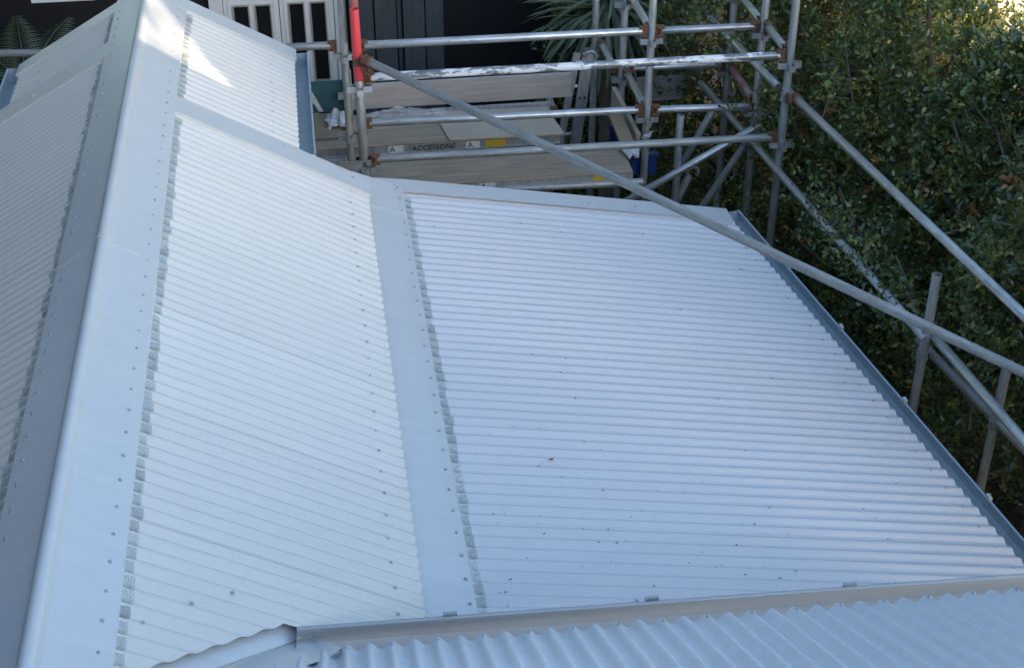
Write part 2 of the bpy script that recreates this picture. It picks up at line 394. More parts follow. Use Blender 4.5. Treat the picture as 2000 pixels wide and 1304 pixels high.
# mesh closures that fill every valley under the flashing edges
def closure_mesh(tan):
    v = []; f = []; nv, nu = 6, 4
    for j in range(nu+1):
        u = j/nu                       # 0 under flashing, 1 at foot
        for i in range(nv+1):
            s = -0.5+i/nv; yy = s*PITCHR*0.86
            d = corr(yy, PITCHR/2)      # valley at yy = 0
            h = (d+0.005)*(u**0.7) - 0.003*(1-u)
            x = -0.004 + 0.043*u
            v.append((x, yy, -tan*x + h))
    for j in range(nu):
        for i in range(nv): a = j*(nv+1)+i; f.append((a, a+1, a+nv+2, a+nv+1))
    return mesh('mesh_closure', v, f, True)
cmA = closure_mesh(TA); cmA.materials.append(M_mesh); cmB = closure_mesh(TB); cmB.materials.append(M_mesh)
def closure(parent, me, p, flip=False):
    o = bpy.data.objects.new('mesh_closure', me); col.objects.link(o); o.parent = parent; o.location = p
    o.scale = ((-1 if flip else 1)*random.uniform(0.78, 1.18), random.uniform(0.9, 1.04), random.uniform(0.9, 1.1)); o.rotation_euler = (random.uniform(-.04, .04), 0, random.uniform(-.06, .06)); return o
kk = 0
yv = PH - 0.5*PITCHR - 10*PITCHR
while yv < 9.62:
    if not (7.94 < yv < 8.20): closure(gable, cmA, (XR+0.236, yv, zA(XR+0.236)+(0.0 if yv < 8 else -0.006)))
    yc = yv+0.03
    if not (8.83 < yc < 9.14) and yc < 9.62: closure(gable, cmA, (XR-0.236, yc, zC(XR-0.236)), True)
    yv += PITCHR

# gutter profile swept along a line; side +1 = outer wall on the right of the travel direction
def gutter(parent, p, q, out, width, depth, mat, lip=0.012, name='gutter', back=0.0):
    p, q, out = Vector(p), Vector(q), Vector(out).normalized(); up = Vector((0, 0, 1))
    prof = [(0.0, back), (0.0, -depth), (width*0.85, -depth), (width, -depth*0.75), (width, 0.0), (width-lip*0.35, 0.004), (width-lip, 0.001), (width-lip, -lip*0.9), (width-lip*0.3, -lip*1.25)]
    outer = [(-0.002, back), (-0.002, -depth-0.002), (width*0.86, -depth-0.002), (width+0.002, -depth*0.76), (width+0.002, 0.0)]
    v = []; f = []
    for base in (p, q):
        for a, b in prof: v.append(base+out*a+up*b)
    n = len(prof); f += [(k, k+1, n+k+1, n+k) for k in range(n-1)]
    b0 = len(v)
    for base in (p, q):
        for a, b in outer: v.append(base+out*a+up*b)
    m = len(outer); f += [(b0+k+1, b0+k, b0+m+k, b0+m+k+1) for k in range(m-1)]
    for e in (0, 1):
        i0 = e*n; f.append(tuple(i0+k for k in range(5)))
    return link(name, mesh(name, v, f), mat, parent)
g = gutter(gable, (-0.135, 8.21, zA(-0.115)-0.035), (-0.135, 9.84, zA(-0.115)-0.035), (1, 0, 0), 0.115, 0.10, M_gutb)
g = gutter(gable, (-1.965, 9.13, zC(-1.985)-0.035), (-1.965, 9.86, zC(-1.985)-0.035), (-1, 0, 0), 0.13, 0.11, M_gutb)

# ------------------------------------------------------------------ lower roof B (low pitch) with side gutter, apron and barge
nB = Vector((TB, 0, 1)).normalized()
low = thing('low_pitch_roof', 'low-pitched corrugated roof between the gable slope and the dark hedge', 'roof')
def eaveB(y): return 2.693 + 0.1523*(8.441-y)
PHB = 4.10
ysB = [3.45, 4.30, 5.062, 5.824, 6.586, 7.348, 8.11, 8.36]
for i, (a, b) in enumerate(zip(ysB[:-1], ysB[1:])):
    link('roof_sheet', sheet_mesh(a, b+0.03, lambda y: 0.22, eaveB, lambda x, y: zB(x), PHB, nB, lift_lo=0.0022, nx=16), M_low, low)
# apron flashing in two lengths: from under slope A down on to the crests of B
def apron(y0, y1, off):
    prof = [(0.08, 3.448), (0.21, 3.402), (0.44, zB(0.44)+0.008), (0.505, zB(0.505)+0.006), (0.509, zB(0.509)-0.006)]
    v = []; f = []; n = 10; P = len(prof)
    for i in range(n+1):
        y = y0+(y1-y0)*i/n
        for x, z in prof: v.append((x, y, z+off))
    for i in range(n):
        for k in range(P-1): f.append((i*P+k, i*P+k+1, (i+1)*P+k+1, (i+1)*P+k))
    b = len(v)
    for x, z in prof: v.append((x, y0, z+off-0.007))
    for k in range(P-1): f.append((k, b+k, b+k+1, k+1))
    me = mesh('apron_flashing', v, f, True); me.set_sharp_from_angle(angle=R(20))
    return link('apron_flashing', me, M_flash, low)
ap1 = apron(3.5, 8.02, 0.0); ap2 = apron(7.975, 8.36, 0.0045)
y = 4.345
while y < 8.35:
    screw(ap1 if y < 7.98 else ap2, (0.478+random.uniform(-.005, .005), y, zB(0.478)+(0.0075 if y < 7.98 else 0.012)), nB); y += 0.1524
yv = PHB + 0.5*PITCHR - 5*PITCHR
while yv < 8.24:
    closure(low, cmB, (0.512, yv, zB(0.512)+0.001)); yv += PITCHR
capB = capping(low, 'barge_capping', 0.215, 2.70, 8.262, 8.445, lambda x: zB(x) if x > 0.3 else zB(0.3)+0.0, nB, M_flash, h=0.0095, drop=0.05)
for px, py in ((773, 372), (995, 390), (1240, 404), (1150, 397)):
    screw(capB, Vector(on(px, py, (0.48, 0, 3.2975), (TB, 0, 1))), nB)
for xr_, st, ph0 in ((1.22, 0.381, 4.55), (2.02, 0.457, 4.30)):
    y = ph0
    while y < 8.2:
        yy = PHB+round((y-PHB)/PITCHR)*PITCHR; x = xr_+random.uniform(-.03, .03); screw(low, Vector((x, yy, zB(x))), nB); y += st
y = PHB
while y < 8.25:
    x = eaveB(y)-0.085; screw(low, Vector((x, y, zB(x))), nB); y += PITCHR*2
gp, gq = Vector((eaveB(8.47)-0.03, 8.47, zB(eaveB(8.47))-0.040)), Vector((eaveB(3.6)-0.03, 3.6, zB(eaveB(3.6))-0.040))
dirg = (gq-gp).normalized(); outg = dirg.cross(Vector((0, 0, 1))).normalized()
if outg.x < 0: outg = -outg
sg = gutter(low, gp, gq, outg, 0.155, 0.10, M_gutb, lip=0.012)
for t in (0.155, 0.30, 0.455, 0.63, 0.80):
    p = gp.lerp(gq, t)+outg*0.157
    MB().box((p.x-0.010, p.y-0.02, p.z-0.03), (p.x+0.010, p.y+0.02, p.z+0.014)).build('gutter_clip', M_print, sg)
# debris on the low roof
fb = MB()
for i in range(160):
    y = 4.0 + abs(random.gauss(0, 1.0)) if random.random() < 0.8 else random.uniform(4, 8.2)
    if y > 8.2: continue
    x = random.uniform(0.60, min(2.9, eaveB(y)-0.1)) if random.random() < .6 else 0.6+abs(random.gauss(0, .8))
    if x > eaveB(y)-0.1: continue
    if random.random() < 0.65: y = PHB + (round((y-PHB)/PITCHR)+0.5)*PITCHR + random.gauss(0, 0.006)
    z = zB(x)+corr(y, PHB)+0.0022; a = random.uniform(-0.5, 0.5); L = random.choice((0.003, 0.0035, 0.005, 0.0085)); W2 = L*random.uniform(0.25, 0.5)
    ca, sa = math.cos(a), math.sin(a)
    fb.add([(x+L*ca, y+L*sa, z-TB*L*ca), (x-W2*sa, y+W2*ca, z+0.003), (x-L*ca, y-L*sa, z+TB*L*ca), (x+W2*sa, y-W2*ca, z)], [(0, 1, 2, 3)])
fb.build('leaf_litter', M_deadleaf, None, label='tiny dark leaf crumbs scattered over the low-pitched corrugated roof', category='leaf litter', kind='stuff')
def dry_leaf(px, py, L, wd, ang, mat, label):
    p = on(px, py, (0.48, 0, 3.288), (TB, 0, 1)); v = []; ca, sa = math.cos(ang), math.sin(ang)
    for u, h in ((-1, 0), (-.4, .8), (.4, .8), (1, 0), (.4, -.8), (-.4, -.8)):
        X, Y = u*L, h*wd; v.append((X*ca-Y*sa, X*sa+Y*ca, 0.004+0.006*(u*u)-TB*(X*ca-Y*sa)))
    o = link('dry_leaf', mesh('dry_leaf', v, [(0, 1, 5), (1, 2, 4, 5), (2, 3, 4)]), mat, label=label, category='leaf'); o.location = p; return o
dry_leaf(1076, 898, 0.016, 0.008, 0.3, M_redleaf, 'small red-brown dry leaf lying on the low-pitched corrugated roof')
dry_leaf(1447, 527, 0.020, 0.006, -0.2, M_deadleaf, 'curled dark leaf on the low roof near its side gutter')

# ------------------------------------------------------------------ near roof D with its eaves gutter
near = thing('wide_rib_roof', 'pale blue-grey corrugated roof with wide ribs sloping down to its own gutter', 'roof')
TD = 0.57; DZ = -0.07
P0 = Vector((-0.221, 4.026, 3.718))
def zD(x, y): return P0.z + DZ + TD*(P0.y-y)
nD = Vector((0, TD, 1)).normalized()
e0 = on(677, 1258, (P0.x, P0.y, P0.z+DZ), (0, TD, 1)); e1 = on(1983, 1146, (P0.x, P0.y, P0.z+DZ), (0, TD, 1))
sl_ = (e1[1]-e0[1])/(e1[0]-e0[0])
def tipD(x): return e0[1] + sl_*(x-e0[0])
PD = 0.0833; PHD = e0[0]
c0 = on(600, 1243, (P0.x, P0.y, P0.z+DZ), (0, TD, 1)); c1 = on(400, 1304, (P0.x, P0.y, P0.z+DZ), (0, TD, 1))
def valD(x):    # top limit of the sheet near the valley
    return c1[1] + (x-c1[0])*(c0[1]-c1[1])/(c0[0]-c1[0])
def sheetD(x0, x1):
    nseg = 10; nx = max(2, int(round((x1-x0)/(PD/nseg)))); ny = 24; v = []; f = []; th = 0.0025
    for lay in (0, 1):
        for i in range(nx+1):
            x = x0+(x1-x0)*i/nx; l = 0.0015*max(0, 1-(x-x0)/0.06)
            yt = min(tipD(x), valD(x)) if x < c0[0]+0.16 else tipD(x)
            yb = -1.6
            for k in range(ny+1):
                t = (k/ny)**1.8; y = yt+(yb-yt)*t
                fl = 1.0
                if x < 0.02: fl = min(1.0, max(0.12, (min(valD(x), tipD(x)+0.1)-y)/0.10))
                v.append(Vector((x, y, zD(x, y)))+nD*(corr(x, PHD, PD, 0.0128)*fl + l*fl - (th if lay else 0)))
    W_ = ny+1; T = (nx+1)*W_
    for i in range(nx):
        for k in range(ny):
            a = i*W_+k; f.append((a, a+1, a+W_+1, a+W_)); f.append((T+a, T+a+W_, T+a+W_+1, T+a+1))
        a = i*W_; f.append((a, a+W_, T+a+W_, T+a))
    for k in range(ny):
        f.append((k, T+k, T+k+1, k+1))
    me = mesh('roof_sheet', v, f, True); me.set_sharp_from_angle(angle=R(55))
    return link('roof_sheet', me, M_near, near)
xs = [-0.60] + [PHD + PD*(0.5+k*9) for k in range(0, 6)]
for a, b in zip(xs[:-1], xs[1:]): sheetD(a, b+0.03)
k = 0
for i in range(-1, 20):
    x = PHD+PD*2*i - (0 if i > 0 else 0.0)
    if x > 3.0: break
    yt = min(tipD(x), valD(x)) if x < 0 else tipD(x)
    screw(near, Vector((x, yt-0.035, zD(x, yt-0.035)))+nD*0.001, nD)
# gutter below the sheet ends
l0, l1 = onZ(580, 1224, P0.z), onZ(2000, 1120, P0.z)
gd = Vector((l1[0]-l0[0], l1[1]-l0[1], 0)).normalized(); go = Vector((-gd.y, gd.x, 0))
if go.y < 0: go = -go
GW = 0.32
gg = gutter(near, Vector(l0)-go*GW, Vector(l0)-go*GW+gd*4.2, go, GW, 0.115, M_gut, lip=0.016)
for px, py in ((879, 1198), (1273, 1167), (1660, 1140)):
    p = onZ(px, py, P0.z+0.010); q = Vector(p)
    MB().box((q.x-0.026, q.y-0.008, q.z-0.012), (q.x+0.026, q.y+0.006, q.z+0.006)).build('gutter_clip', M_alu, gg)
# valley tray: one leaf lies on slope A, the other laps on to the near roof; a flat corner piece closes the gutter end
def pA_(px, py, up=0.0):
    p = Vector(on(px, py, (XR, 0, ZR+up), (TA, 0, 1))); return p
def pD_(px, py, up=0.0): return Vector(on(px, py, (P0.x, P0.y, P0.z+DZ+up), (0, TD, 1)))
a0, a1 = pA_(570, 1208, -0.046), pA_(200, 1322, -0.046)
b0, b1 = pA_(606, 1240, -0.046), pA_(345, 1330, -0.046)
MB().add([a0, a1, b1, b0], [(0, 1, 2, 3)]).build('valley_flashing', M_flash, near)
v0, v1 = pD_(583, 1228, 0.012), pD_(322, 1326, 0.012)
w0, w1, q1 = pD_(668, 1264, 0.012), pD_(640, 1286, -0.012), pD_(470, 1336, -0.012)
mid = pD_(560, 1268, 0.010)
mb = MB(); mb.add([v0, v1, q1, mid, w1, w0], [(0, 1, 3), (1, 2, 3), (3, 2, 4), (0, 3, 4), (0, 4, 5)])
dn = Vector((0, 0, -0.022)); mb.add([v0, w0, w0+dn, v0+dn], [(0, 1, 2, 3)]); mb.add([v0, v1, v1+dn, v0+dn], [(0, 1, 2, 3)])
mb.build('corner_flashing', M_flash, near)

# ------------------------------------------------------------------ walls under the roofs
def wallbox(name, label, a, b, mat=M_wall, cat='wall', parent=None):
    mb = MB().box(a, b)
    if parent: return mb.build(name, mat, parent)
    return mb.build(name, mat, None, label=label, category=cat)
hw = thing('house', 'single-storey house walls of pale render below the corrugated roofs', 'house')
mb = MB()                                              # gable body: pentagon prism
pent = [(-1.95, 0), (-0.16, 0), (-0.16, zA(-0.16)-0.05), (XR, ZR-0.05), (-1.95, zC(-1.95)-0.05)]
y0, y1 = 0.5, 9.74
mb.add([(x, y, z) for y in (y0, y1) for x, z in pent], [(4, 3, 2, 1, 0), (5, 6, 7, 8, 9)]+[(i, (i+1)%5, 5+(i+1)%5, 5+i) for i in range(5)])
mb.build('gable_wall', M_wall, hw)
quad = [(-0.14, 0), (2.60, 0), (2.60, zB(2.6)-0.06), (0.15, zB(0.15)-0.03), (-0.14, zB(0.0)-0.03)]
mb = MB(); mb.add([(x, y, z) for y in (3.5, 8.36) for x, z in quad], [(4, 3, 2, 1, 0), (5, 6, 7, 8, 9)]+[(i, (i+1)%5, 5+(i+1)%5, 5+i) for i in range(5)])
mb.build('lean_to_wall', M_wall, hw)
MB().box((-0.12, -1.55, 0), (3.6, 3.46, 3.60)).build('side_wing_wall', M_wall, hw)

# added light blockers, unseen behind the viewpoint: two rows of roofs whose long evening shadow covers everything here; a gap lets one patch of sun through
th_ = thing('glow_blocker_house', 'unseen tall brick house added to block sky glow behind the wide-ribbed roof', 'house')  # added, unseen: keeps the low sky glow off slope C
MB().box((-14, -7.6, 0), (-0.6, -2.7, 13.0)).build('wall', M_dark, th_)
mb = MB(); mb.add([(-14.3, -7.9, 13.0), (-0.4, -7.9, 13.0), (-0.4, -2.5, 13.0), (-14.3, -2.5, 13.0), (-14.3, -5.2, 14.4), (-0.4, -5.2, 14.4)],
       [(0, 1, 5, 4), (2, 3, 4, 5), (1, 2, 5), (3, 0, 4), (3, 2, 1, 0)]); mb.build('roof', M_tileroof, th_)
YW = -13.0
h1 = thing('sun_blocker_house', 'unseen brick house with a low gabled roof, added to block the low sun', 'house')  # added sun blocker; its shadow covers the roofs
MB().box((0.5, YW-5, 0), (10.42, YW, 9.7)).build('wall', M_dark, h1)
mb = MB(); mb.add([(0.2, YW-5.2, 9.7), (10.42, YW-5.2, 9.7), (10.42, YW+0.15, 9.7), (0.2, YW+0.15, 9.7), (0.2, YW-2.5, 10.1), (10.42, YW-2.5, 10.1)],
       [(0, 1, 5, 4), (2, 3, 4, 5), (1, 2, 5), (3, 0, 4), (3, 2, 1, 0)]); mb.build('roof', M_tileroof, h1)
h2 = thing('sun_gap_house', 'unseen brick house with a slanted side, added to edge the sunlit patch', 'house')  # added sun blocker; its corner draws one edge of the sun patch
mb = MB(); fp = [(11.335, YW), (14.4, YW-5), (16.5, YW-5), (16.5, YW)]
mb.add([(x, y, z) for z in (0, 9.6) for x, y in fp], [(0, 1, 2, 3), (7, 6, 5, 4)]+[(i, (i+1) % 4, 4+(i+1) % 4, 4+i) for i in range(4)]); mb.build('wall', M_dark, h2)
mb = MB(); mb.add([(14.3, YW-5.1, 9.6), (16.7, YW-5.1, 9.6), (16.7, YW+0.1, 9.6), (11.335, YW+0.1, 9.6), (13.0, YW-2.5, 10.0), (16.7, YW-2.5, 10.0)],
       [(0, 1, 5, 4), (2, 3, 4, 5), (1, 2, 5), (3, 0, 4), (3, 2, 1, 0)]); mb.build('roof', M_tileroof, h2)
lk = thing('sun_gap_infill', 'unseen infill with a sloping parapet, added between two brick houses to shape the sun patch', 'building')  # added bottom of the sun gap, cut to the patch outline
mb = MB(); pr_ = [(10.38, 0), (11.37, 0), (11.37, 8.05), (10.87, 8.27), (10.38, 8.34)]
mb.add([(x, y, z) for y in (YW-4.0, YW-0.02) for x, z in pr_], [(4, 3, 2, 1, 0), (5, 6, 7, 8, 9)]+[(i, (i+1)%5, 5+(i+1)%5, 5+i) for i in range(5)])
mb.build('wall', M_dark, lk)
lh = thing('sky_blocker_house', 'unseen dark brick house added to darken the gable roof slope beside it', 'house')  # added, unseen: blocks sky so slope C turns darker
MB().box((-11, -2.2, 0), (-5.0, 8.5, 10.5)).build('wall', mat_plain('dark_brick', (0.10, 0.075, 0.06), 0.9, 0.3, 6), lh)
mb = MB(); mb.add([(-11.3, -2.3, 10.5), (-4.8, -2.3, 10.5), (-4.8, 8.8, 10.5), (-11.3, 8.8, 10.5), (-8.1, -2.3, 12.2), (-8.1, 8.8, 12.2)], [(1, 2, 5, 4), (3, 0, 4, 5), (0, 1, 4), (2, 3, 5), (3, 2, 1, 0)]); mb.build('roof', M_tileroof, lh)
pf = thing('backing_fence', 'dark stained paling fence added behind the hedge to keep its gaps dark', 'fence')  # added backing; hides bright ground seen through the leaves
fy = 1.5
while fy < 13.2:
    fx = 4.30+0.16*(8.4-fy)+2.1; MB().box((fx-0.012, fy, 0), (fx+0.012, fy+0.142, 2.85+random.uniform(-.01, .01))).build('paling', M_darkpan, pf); fy += 0.15
for zr_ in (0.4, 1.5, 2.5): MB().bar((4.30+0.16*6.9+2.15, 1.5, zr_), (4.30+0.16*(-4.8)+2.15, 13.2, zr_), 0.05, 0.09).build('rail', M_darkpan, pf)

# ------------------------------------------------------------------ scaffold
scaf = thing('scaffold', 'galvanised tube scaffold with rusty couplers standing around the end of the low roof', 'scaffold', (0, 0, 0))
TR = 0.0272
def tube(name, p, q, mat=M_galv, r=TR, parent=None, label=None):
    p, q = Vector(p), Vector(q); L = (q-p).length; n = 18; v = []; f = []; ri = r*0.80
    for rr, z in ((ri, 0.05), (ri, 0.0), (r-0.001, 0.0), (r, 0.002), (r, L-0.002), (r-0.001, L), (ri, L), (ri, L-0.05)):
        for k in range(n): t = 2*math.pi*k/n; v.append((rr*math.cos(t), rr*math.sin(t), z))
    for i in range(7):
        for k in range(n): f.append((i*n+k, i*n+(k+1)%n, (i+1)*n+(k+1)%n, (i+1)*n+k))
    f.append(tuple(range(n))); f.append(tuple(range(8*n-1, 7*n-1, -1)))
    me = mesh(name, v, f, True); me.set_sharp_from_angle(angle=R(40))
    o = link(name, me, mat, parent or scaf); o.rotation_mode = 'QUATERNION'
    o.rotation_quaternion = Vector((0, 0, 1)).rotation_difference((q-p).normalized()) @ Quaternion((0, 0, 1), random.uniform(0, 6))
    o.location = p
    if label: o['label'] = label
    return o
def local(o):     # matrix of a tube (parent chain has identity transforms)
    return Matrix.Translation(o.location) @ o.rotation_quaternion.to_matrix().to_4x4()
def sub(o, mb, name, mat):      # child given in world coordinates
    inv = local(o).inverted(); me = mb.me(name)
    me.transform(inv); me.update(); return link(name, me, mat, o)
def wings(o, x, y, z):          # pressed V brackets around a standard
    mb = MB(); h = 0.042
    for dx, dy in ((1, 0), (-1, 0), (0, 1), (0, -1)):
        px, py = -dy, dx
        for s in (-1, 1):
            a = Vector((x+dx*0.020+px*s*0.022, y+dy*0.020+py*s*0.022, z)); b = Vector((x+dx*0.078+px*s*0.016, y+dy*0.078+py*s*0.016, z))
            mb.bar(a, b, 0.005, h)
        c = Vector((x+dx*0.078, y+dy*0.078, z)); mb.bar(c-Vector((px, py, 0))*0.018, c+Vector((px, py, 0))*0.018, 0.005, h)
    sub(o, mb, 'pressed_bracket', M_galv)
def standard(x, y, z0, z1, mat=M_galv, levels=(3.80, 3.21), label=None, lean=(0, 0)):
    o = tube('standard', (x, y, z0), (x+lean[0], y+lean[1], z1), mat, label=label)
    for z in levels: wings(o, x, y, z)
    return o
def endbracket(o, p, d):        # rusty C-shaped ledger end, d points outwards
    p = Vector(p); d = Vector(d).normalized(); s = d.cross(Vector((0, 0, 1))).normalized(); mb = MB()
    mb.bar(p+Vector((0, 0, .027))-d*0.02, p+Vector((0, 0, .027))+d*0.036, 0.05, 0.012)
    mb.bar(p-Vector((0, 0, .027))-d*0.02, p-Vector((0, 0, .027))+d*0.036, 0.05, 0.012)
    mb.bar(p-d*0.004, p+d*0.014, 0.05, 0.045)
    mb.bar(p+d*0.028+Vector((0, 0, -0.085)), p+d*0.028+Vector((0, 0, 0.045)), 0.010, 0.022, up=d)
    sub(o, mb, 'ledger_bracket', M_rust)
def ledger(name, p, q, mat=M_galv, ends=(1, 1), label=None):
    o = tube(name, p, q, mat, label=label); d = Vector(q)-Vector(p)
    if ends[0]: endbracket(o, p, -d)
    if ends[1]: endbracket(o, q, d)
    return o
def coupler(o, p, axis, mat=M_rust, r=0.031, h=0.048, off=(0.045, 0, 0)):
    p = Vector(p); a = Vector(axis).normalized(); mb = MB(); mb.tube([p-a*h/2, p+a*h/2], r, 14)
    mb.tube([p-a*h/2-a*.004, p-a*h/2+a*.006], r+.006, 14); mb.tube([p+a*h/2-a*.006, p+a*h/2+a*.004], r+.006, 14)
    of = Vector(off); mb.bar(p+of-a*0.02, p+of+a*0.02, 0.04, 0.03, up=of); e = p+of*1.35; c = of.cross(a).normalized()
    mb.tube([e-c*0.03, e+c*0.035], 0.007, 6); mb.tube([e+c*0.026, e+c*0.042], 0.013, 6)
    sub(o, mb, 'coupler', mat)
y1_, y2_, y3_, y4_ = 8.75, 9.30, 10.02, 10.60
# row 1 (closest to the low roof)
s1 = tube('standard', (0.290, y1_, 3.30), (0.290, y1_, 3.86), M_galvd, r=0.0295)
for z in (3.80, 3.22): wings(s1, 0.290, y1_, z)
s1r = tube('standard', (0.290, y1_, 3.862), (0.285, y1_, 4.335), M_redp, r=0.030, label='red painted top of the corner standard')
coupler(s1r, (0.288, y1_, 3.99), (0, 0, 1), off=(0.05, -0.01, 0))
standard(3.145, y1_, 0.0, 4.75, M_galvd, levels=(3.79, 3.21))
ledger('ledger', (0.365, y1_-.0, 3.875), (3.07, y1_, 3.862), M_galvw, label='ledger tube with flaking white paint')
ledger('ledger', (0.375, y1_, 3.295), (3.07, y1_, 3.267), M_galvd)
ledger('ledger', (0.60, y1_+0.05, 2.99), (2.20, y1_+0.05, 2.965), M_galvd, ends=(0, 0))
# row 2
standard(0.222, y2_, 0, 4.75, M_galvd, levels=(3.80, 3.21, 2.72)); standard(2.330, y2_, 0, 4.75, levels=(3.79, 3.20, 2.62)); standard(3.125, y2_, 0, 4.75, levels=(3.79, 3.20))
tube('standard', (0.300, y2_-0.02, 2.2), (0.300, y2_-0.02, 4.75), M_galvd)
sr2 = tube('standard', (0.302, y2_-0.10, 3.92), (0.302, y2_-0.10, 4.75), M_redf, label='faded red upper tube behind the corner standard')
led1 = ledger('ledger', (0.36, y2_, 3.872), (2.262, y2_, 3.862)); ledger('ledger', (2.398, y2_, 3.860), (3.055, y2_, 3.852), M_galvr)
led3 = ledger('ledger', (0.36, y2_, 3.302), (2.262, y2_, 3.275)); ledger('ledger', (2.398, y2_, 3.270), (3.09, y2_, 3.247))
# left run behind the gable
a, b = onY(540, 93.5, 10.02), onY(646, 90, 10.02); tl = ledger('ledger', a, b, M_galvd, ends=(0, 1))
a, b = onY(-40, 106, 10.02), onY(130, 103, 10.02); tube('ledger', a, b, M_galvd)
ledger('ledger', (-0.25, y2_, 2.975), (0.135, y2_, 2.97), M_galvd, ends=(0, 1))
# row 3 and 4
standard(2.300, y3_, 0, 4.6, levels=(3.79, 3.20)); standard(3.125, y3_, 0, 4.6, levels=(3.79, 3.20)); standard(0.25, y3_, 0, 3.4, levels=(3.20,))
standard(2.205, y4_, 0, 4.4, levels=(3.79, 3.20))
ledger('ledger', (2.385, y3_, 3.285), (3.055, y3_, 3.275))
# transoms
def transom(x, ya, yb, z, mat=M_galv, label=None): return ledger('transom', (x, ya+0.075, z), (x, yb-0.075, z), mat, ends=(1, 1), label=label)
transom(2.33, y2_, y3_, 3.86); transom(2.325, y2_, y3_, 3.27, M_galvr); transom(2.25, y3_, y4_, 3.27)
transom(3.125, y2_, y3_, 3.86); transom(3.135, y1_, y2_, 3.87); transom(3.125, y2_, y3_, 3.27, M_redf, label='short transom in faded red paint')
transom(2.33, y2_, y3_, 2.88, M_galvd); transom(0.24, y2_, y3_, 2.93, M_galvd)
transom(1.80, y3_, y4_, 2.94, M_galvd)
# right hand run beside the side gutter
rail = lambda y, o=0.0: 3.181 + o + (8.695-y)*0.127
tube('guard_rail', (2.995, 10.17, 3.585), (3.125, 8.86, 3.585))
gr = tube('guard_rail', (3.165, 8.84, 3.585), (3.73, 4.3, 3.56)); coupler(gr, (3.190, 8.66, 3.583), (0.127, -1, 0), off=(-0.05, 0, 0))
s3 = [o for o in scaf.children if o.name.startswith('standard')][2]
coupler(s3, (3.145, y1_, 3.56), (0, 0, 1), M_galvd, off=(0.05, 0, 0))
mr_ = tube('mid_rail', (2.965, 10.2, 3.05), (3.325, 6.50, 3.05), M_galv); mr2 = tube('mid_rail', (3.378, 6.52, 3.055), (3.59, 4.0, 3.05), M_galv)
pst = tube('standard', (3.335, 6.53, 0), (3.335, 6.53, 3.462), M_galvd); coupler(pst, (3.335, 6.53, 2.93), (0, 0, 1), M_galvd, off=(0.05, 0, 0))
p2 = tube('standard', (3.62, 6.10, 0), (3.62, 6.10, 3.10), M_galvd); coupler(p2, (3.62, 6.10, 2.72), (0, 0, 1), M_galvd, off=(0.05, 0, 0))
tube('mid_rail', (3.50, 6.95, 2.74), (3.86, 4.6, 2.74), M_galvd)
# long brace across the low roof
bp, bq = Vector((0.335, y1_-0.055, 4.015)), Vector((3.4, 5.52, 3.472)); br = tube('brace', bp, bq+(bq-bp)*0.25, M_galvd, r=0.0270, label='long diagonal brace tube crossing above the low roof')
coupler(br, bp+(bq-bp)*0.004, bq-bp, off=(0, 0, -0.05))
# braces behind the low roof
tube('brace', (2.06, 9.22, 2.52), (3.13, 9.22, 3.13)); tube('brace', (3.11, 9.36, 2.95), (2.62, 9.36, 2.10), M_galvd)
tube('brace', (2.88, 9.5, 3.16), (2.62, 9.5, 2.62), M_galvd); tube('standard', (2.56, 9.24, 1.9), (2.56, 9.24, 3.24), M_galv)
hk = tube('brace', (2.50, 9.3, 2.30), (2.67, 9.3, 2.72), M_galvd)
mb = MB(); cx_, cz_ = 2.695, 2.755
mb.tube([(cx_+0.042*math.cos(t), 9.3, cz_+0.042*math.sin(t)) for t in np.linspace(R(250), R(-40), 10)], 0.016, 8); sub(hk, mb, 'hook', M_galvd)
# small labels stuck on the tubes
def sticker(px, py, yv, ln=0.085):
    p = Vector(onY(px, py, yv)); mb = MB(); n = 8; r = TR+0.0012; v = []
    for xx in (-ln/2, ln/2):
        for k in range(n+1): t = R(60)+R(150)*k/n; v.append((p.x+xx, p.y+r*math.cos(t)*-1, p.z+r*math.sin(t)))
    mb.add(v, [(k, k+1, n+2+k, n+1+k) for k in range(n)]); return mb
M_stick = mat_galv('worn_sticker', (0.30, 0.31, 0.32), paint=(0.75, 0.76, 0.76), pamt=0.75)
sub(led1, sticker(1035, 73, y2_), 'sticker', M_stick); sub(led3, sticker(985, 229, y2_), 'sticker', M_stick)

